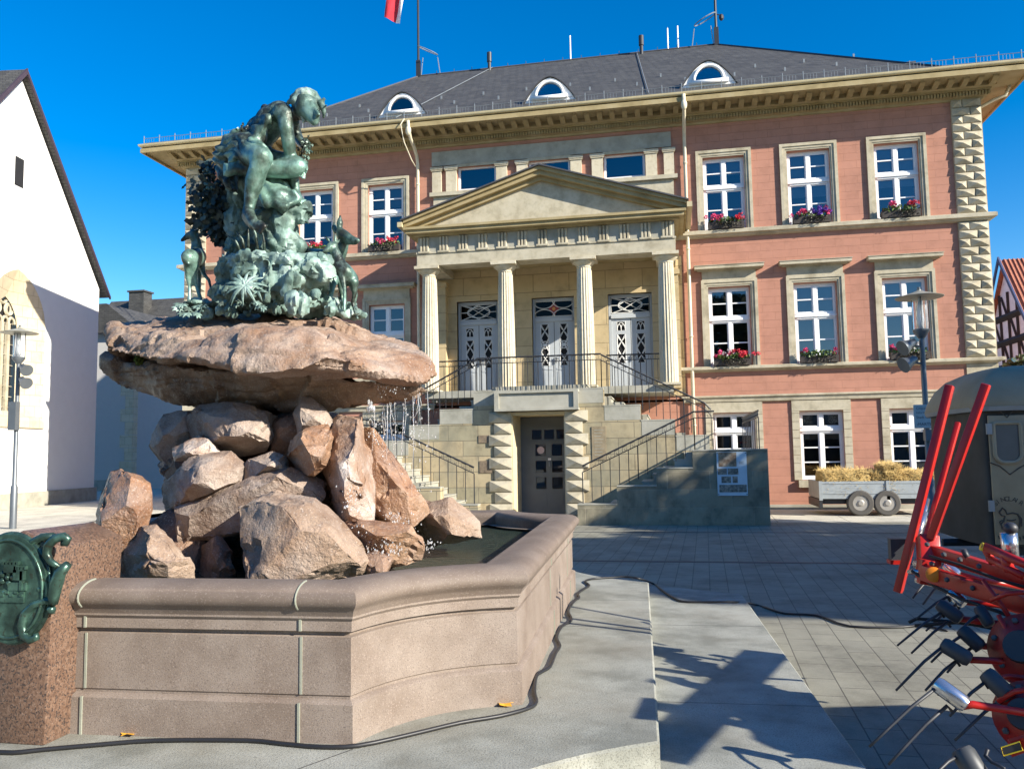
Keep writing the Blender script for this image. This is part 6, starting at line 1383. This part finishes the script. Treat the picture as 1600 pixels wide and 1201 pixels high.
for x_, y_ in ((3.7,4.3), (4.6,3.4)): MB().lathe([(.12,0),(.24,0),(.27,.04),(.27,.18),(.24,.22),(.12,.22)], (x_,y_,.27), 24, (.9,.3,0)).build('wheel', M('rubber'), td, 40)
# ================================================================== cables and fallen leaves
m = MB()
def cab(pts, z): return [G(px, py, z+.012) for px, py in pts]
c1 = cab([(-30,1172),(20,1175),(70,1170),(150,1163),(245,1156),(385,1156),(440,1161),(500,1166),(560,1164),(640,1147),(720,1128),(780,1118),(825,1106),(838,1096),(835,1080),(838,1056),(848,1048),(860,1040),(868,1020),(875,1008),(870,995),(878,978),(893,968),(888,953),(898,938),(905,933),(903,927),(912,920),(921,914),(914,908),(925,904),(950,902),(980,901),(1000,904)], S0)
c2 = [G(1020,911,.16)] + cab([(1035,922),(1050,932),(1066,939),(1100,940),(1150,940)], .15) + cab([(1180,944),(1200,950),(1227,958),(1277,961),(1328,978),(1411,979),(1440,976),(1480,985)], 0)
def smooth_path(P_, k=3):
    out = []
    for i in range(len(P_)-1):
        p0, p1, p2, p3 = P_[max(i-1,0)], P_[i], P_[i+1], P_[min(i+2,len(P_)-1)]
        for j in range(k): t = j/k; out.append(.5*((2*p1)+(p2-p0)*t+(2*p0-5*p1+4*p2-p3)*t*t+(3*p1-p0-3*p2+p3)*t**3))
    return out+[P_[-1]]
m.tube(smooth_path(c1+c2), .011, 7); o = m.build('cable', M('black_plastic'), None, True); rebase(o); tag(o, 'black cable snaking round the basin and across both steps', 'cable')
flat('leaf_yellow', (.72,.36,.03), .7, var=.2)
for i, (px, py, z, lab) in enumerate(((200,1147,S0,'yellow fallen leaf lying near the granite pillar'), (787,1101,S0,'yellow fallen leaf at the foot of the concave basin face'))):
    c_ = G(px,py,z+.006); m = MB(); n = 10; vs = [c_+Vector((0,0,.008))]
    for k in range(n): t = 2*math.pi*k/n; r_ = (.042 if k % 2 else .024)*(1.2 if math.cos(t) > 0 else .9); vs.append(c_+Vector((r_*math.cos(t)*1.3, r_*math.sin(t), .004+.012*R.random())))
    m.add(vs, [(0,1+k,1+(k+1) % n) for k in range(n)]); q = realize(m, [('SOLIDIFY', dict(thickness=.002))]); o = link('leaf', q, M('leaf_yellow')); rebase(o); tag(o, lab, 'leaf', 'fallen leaves on the upper step')
# ================================================================== camera, light, sky
cam = bpy.data.cameras.new('camera'); co = bpy.data.objects.new('camera', cam); COL.objects.link(co)
cam.sensor_fit = 'HORIZONTAL'; cam.sensor_width = 36; cam.lens = 36*F/1600; cam.clip_end = 1000; cam.clip_start = .05
fw = ray(800, 600.5).normalized(); rt = (ray(900, 600.5)-ray(700, 600.5)).normalized(); upv = rt.cross(fw).normalized()
mat = Matrix((rt, upv, -fw)).transposed().to_4x4(); mat.translation = EYE; co.matrix_world = mat; SC.camera = co
SA, SE = math.radians(66), math.radians(25.5)
sd = Vector((math.sin(SA)*math.cos(SE), -math.cos(SA)*math.cos(SE), math.sin(SE)))
sl = bpy.data.lights.new('sun', 'SUN'); sl.energy = 5.0; sl.angle = math.radians(.53); sl.color = (1, .93, .80)
so = bpy.data.objects.new('sun', sl); COL.objects.link(so); so.rotation_euler = sd.to_track_quat('Z', 'Y').to_euler()
wd = bpy.data.worlds.new('World'); SC.world = wd; wd.use_nodes = True; nt = wd.node_tree
sk = nt.nodes.new('ShaderNodeTexSky'); sk.sky_type = 'NISHITA'; sk.sun_disc = False; sk.sun_elevation = SE; sk.sun_rotation = math.atan2(sd.x, sd.y)
sk.air_density = 1.0; sk.dust_density = .25; sk.ozone_density = 2.2; sk.altitude = 100
bg = nt.nodes['Background']; hs = nt.nodes.new('ShaderNodeHueSaturation'); hs.inputs['Saturation'].default_value = 1.55; hs.inputs['Hue'].default_value = .507; hs.inputs['Value'].default_value = 1.38; nt.links.new(sk.outputs[0], hs.inputs['Color']); nt.links.new(hs.outputs[0], bg.inputs[0]); bg.inputs[1].default_value = .075
SC.view_settings.view_transform = 'Standard'; SC.view_settings.look = 'None'; SC.view_settings.exposure = 1.0; SC.view_settings.gamma = 1
SC.render.engine = 'CYCLES'; SC.cycles.max_bounces = 8; SC.cycles.transparent_max_bounces = 12; SC.cycles.use_denoising = True
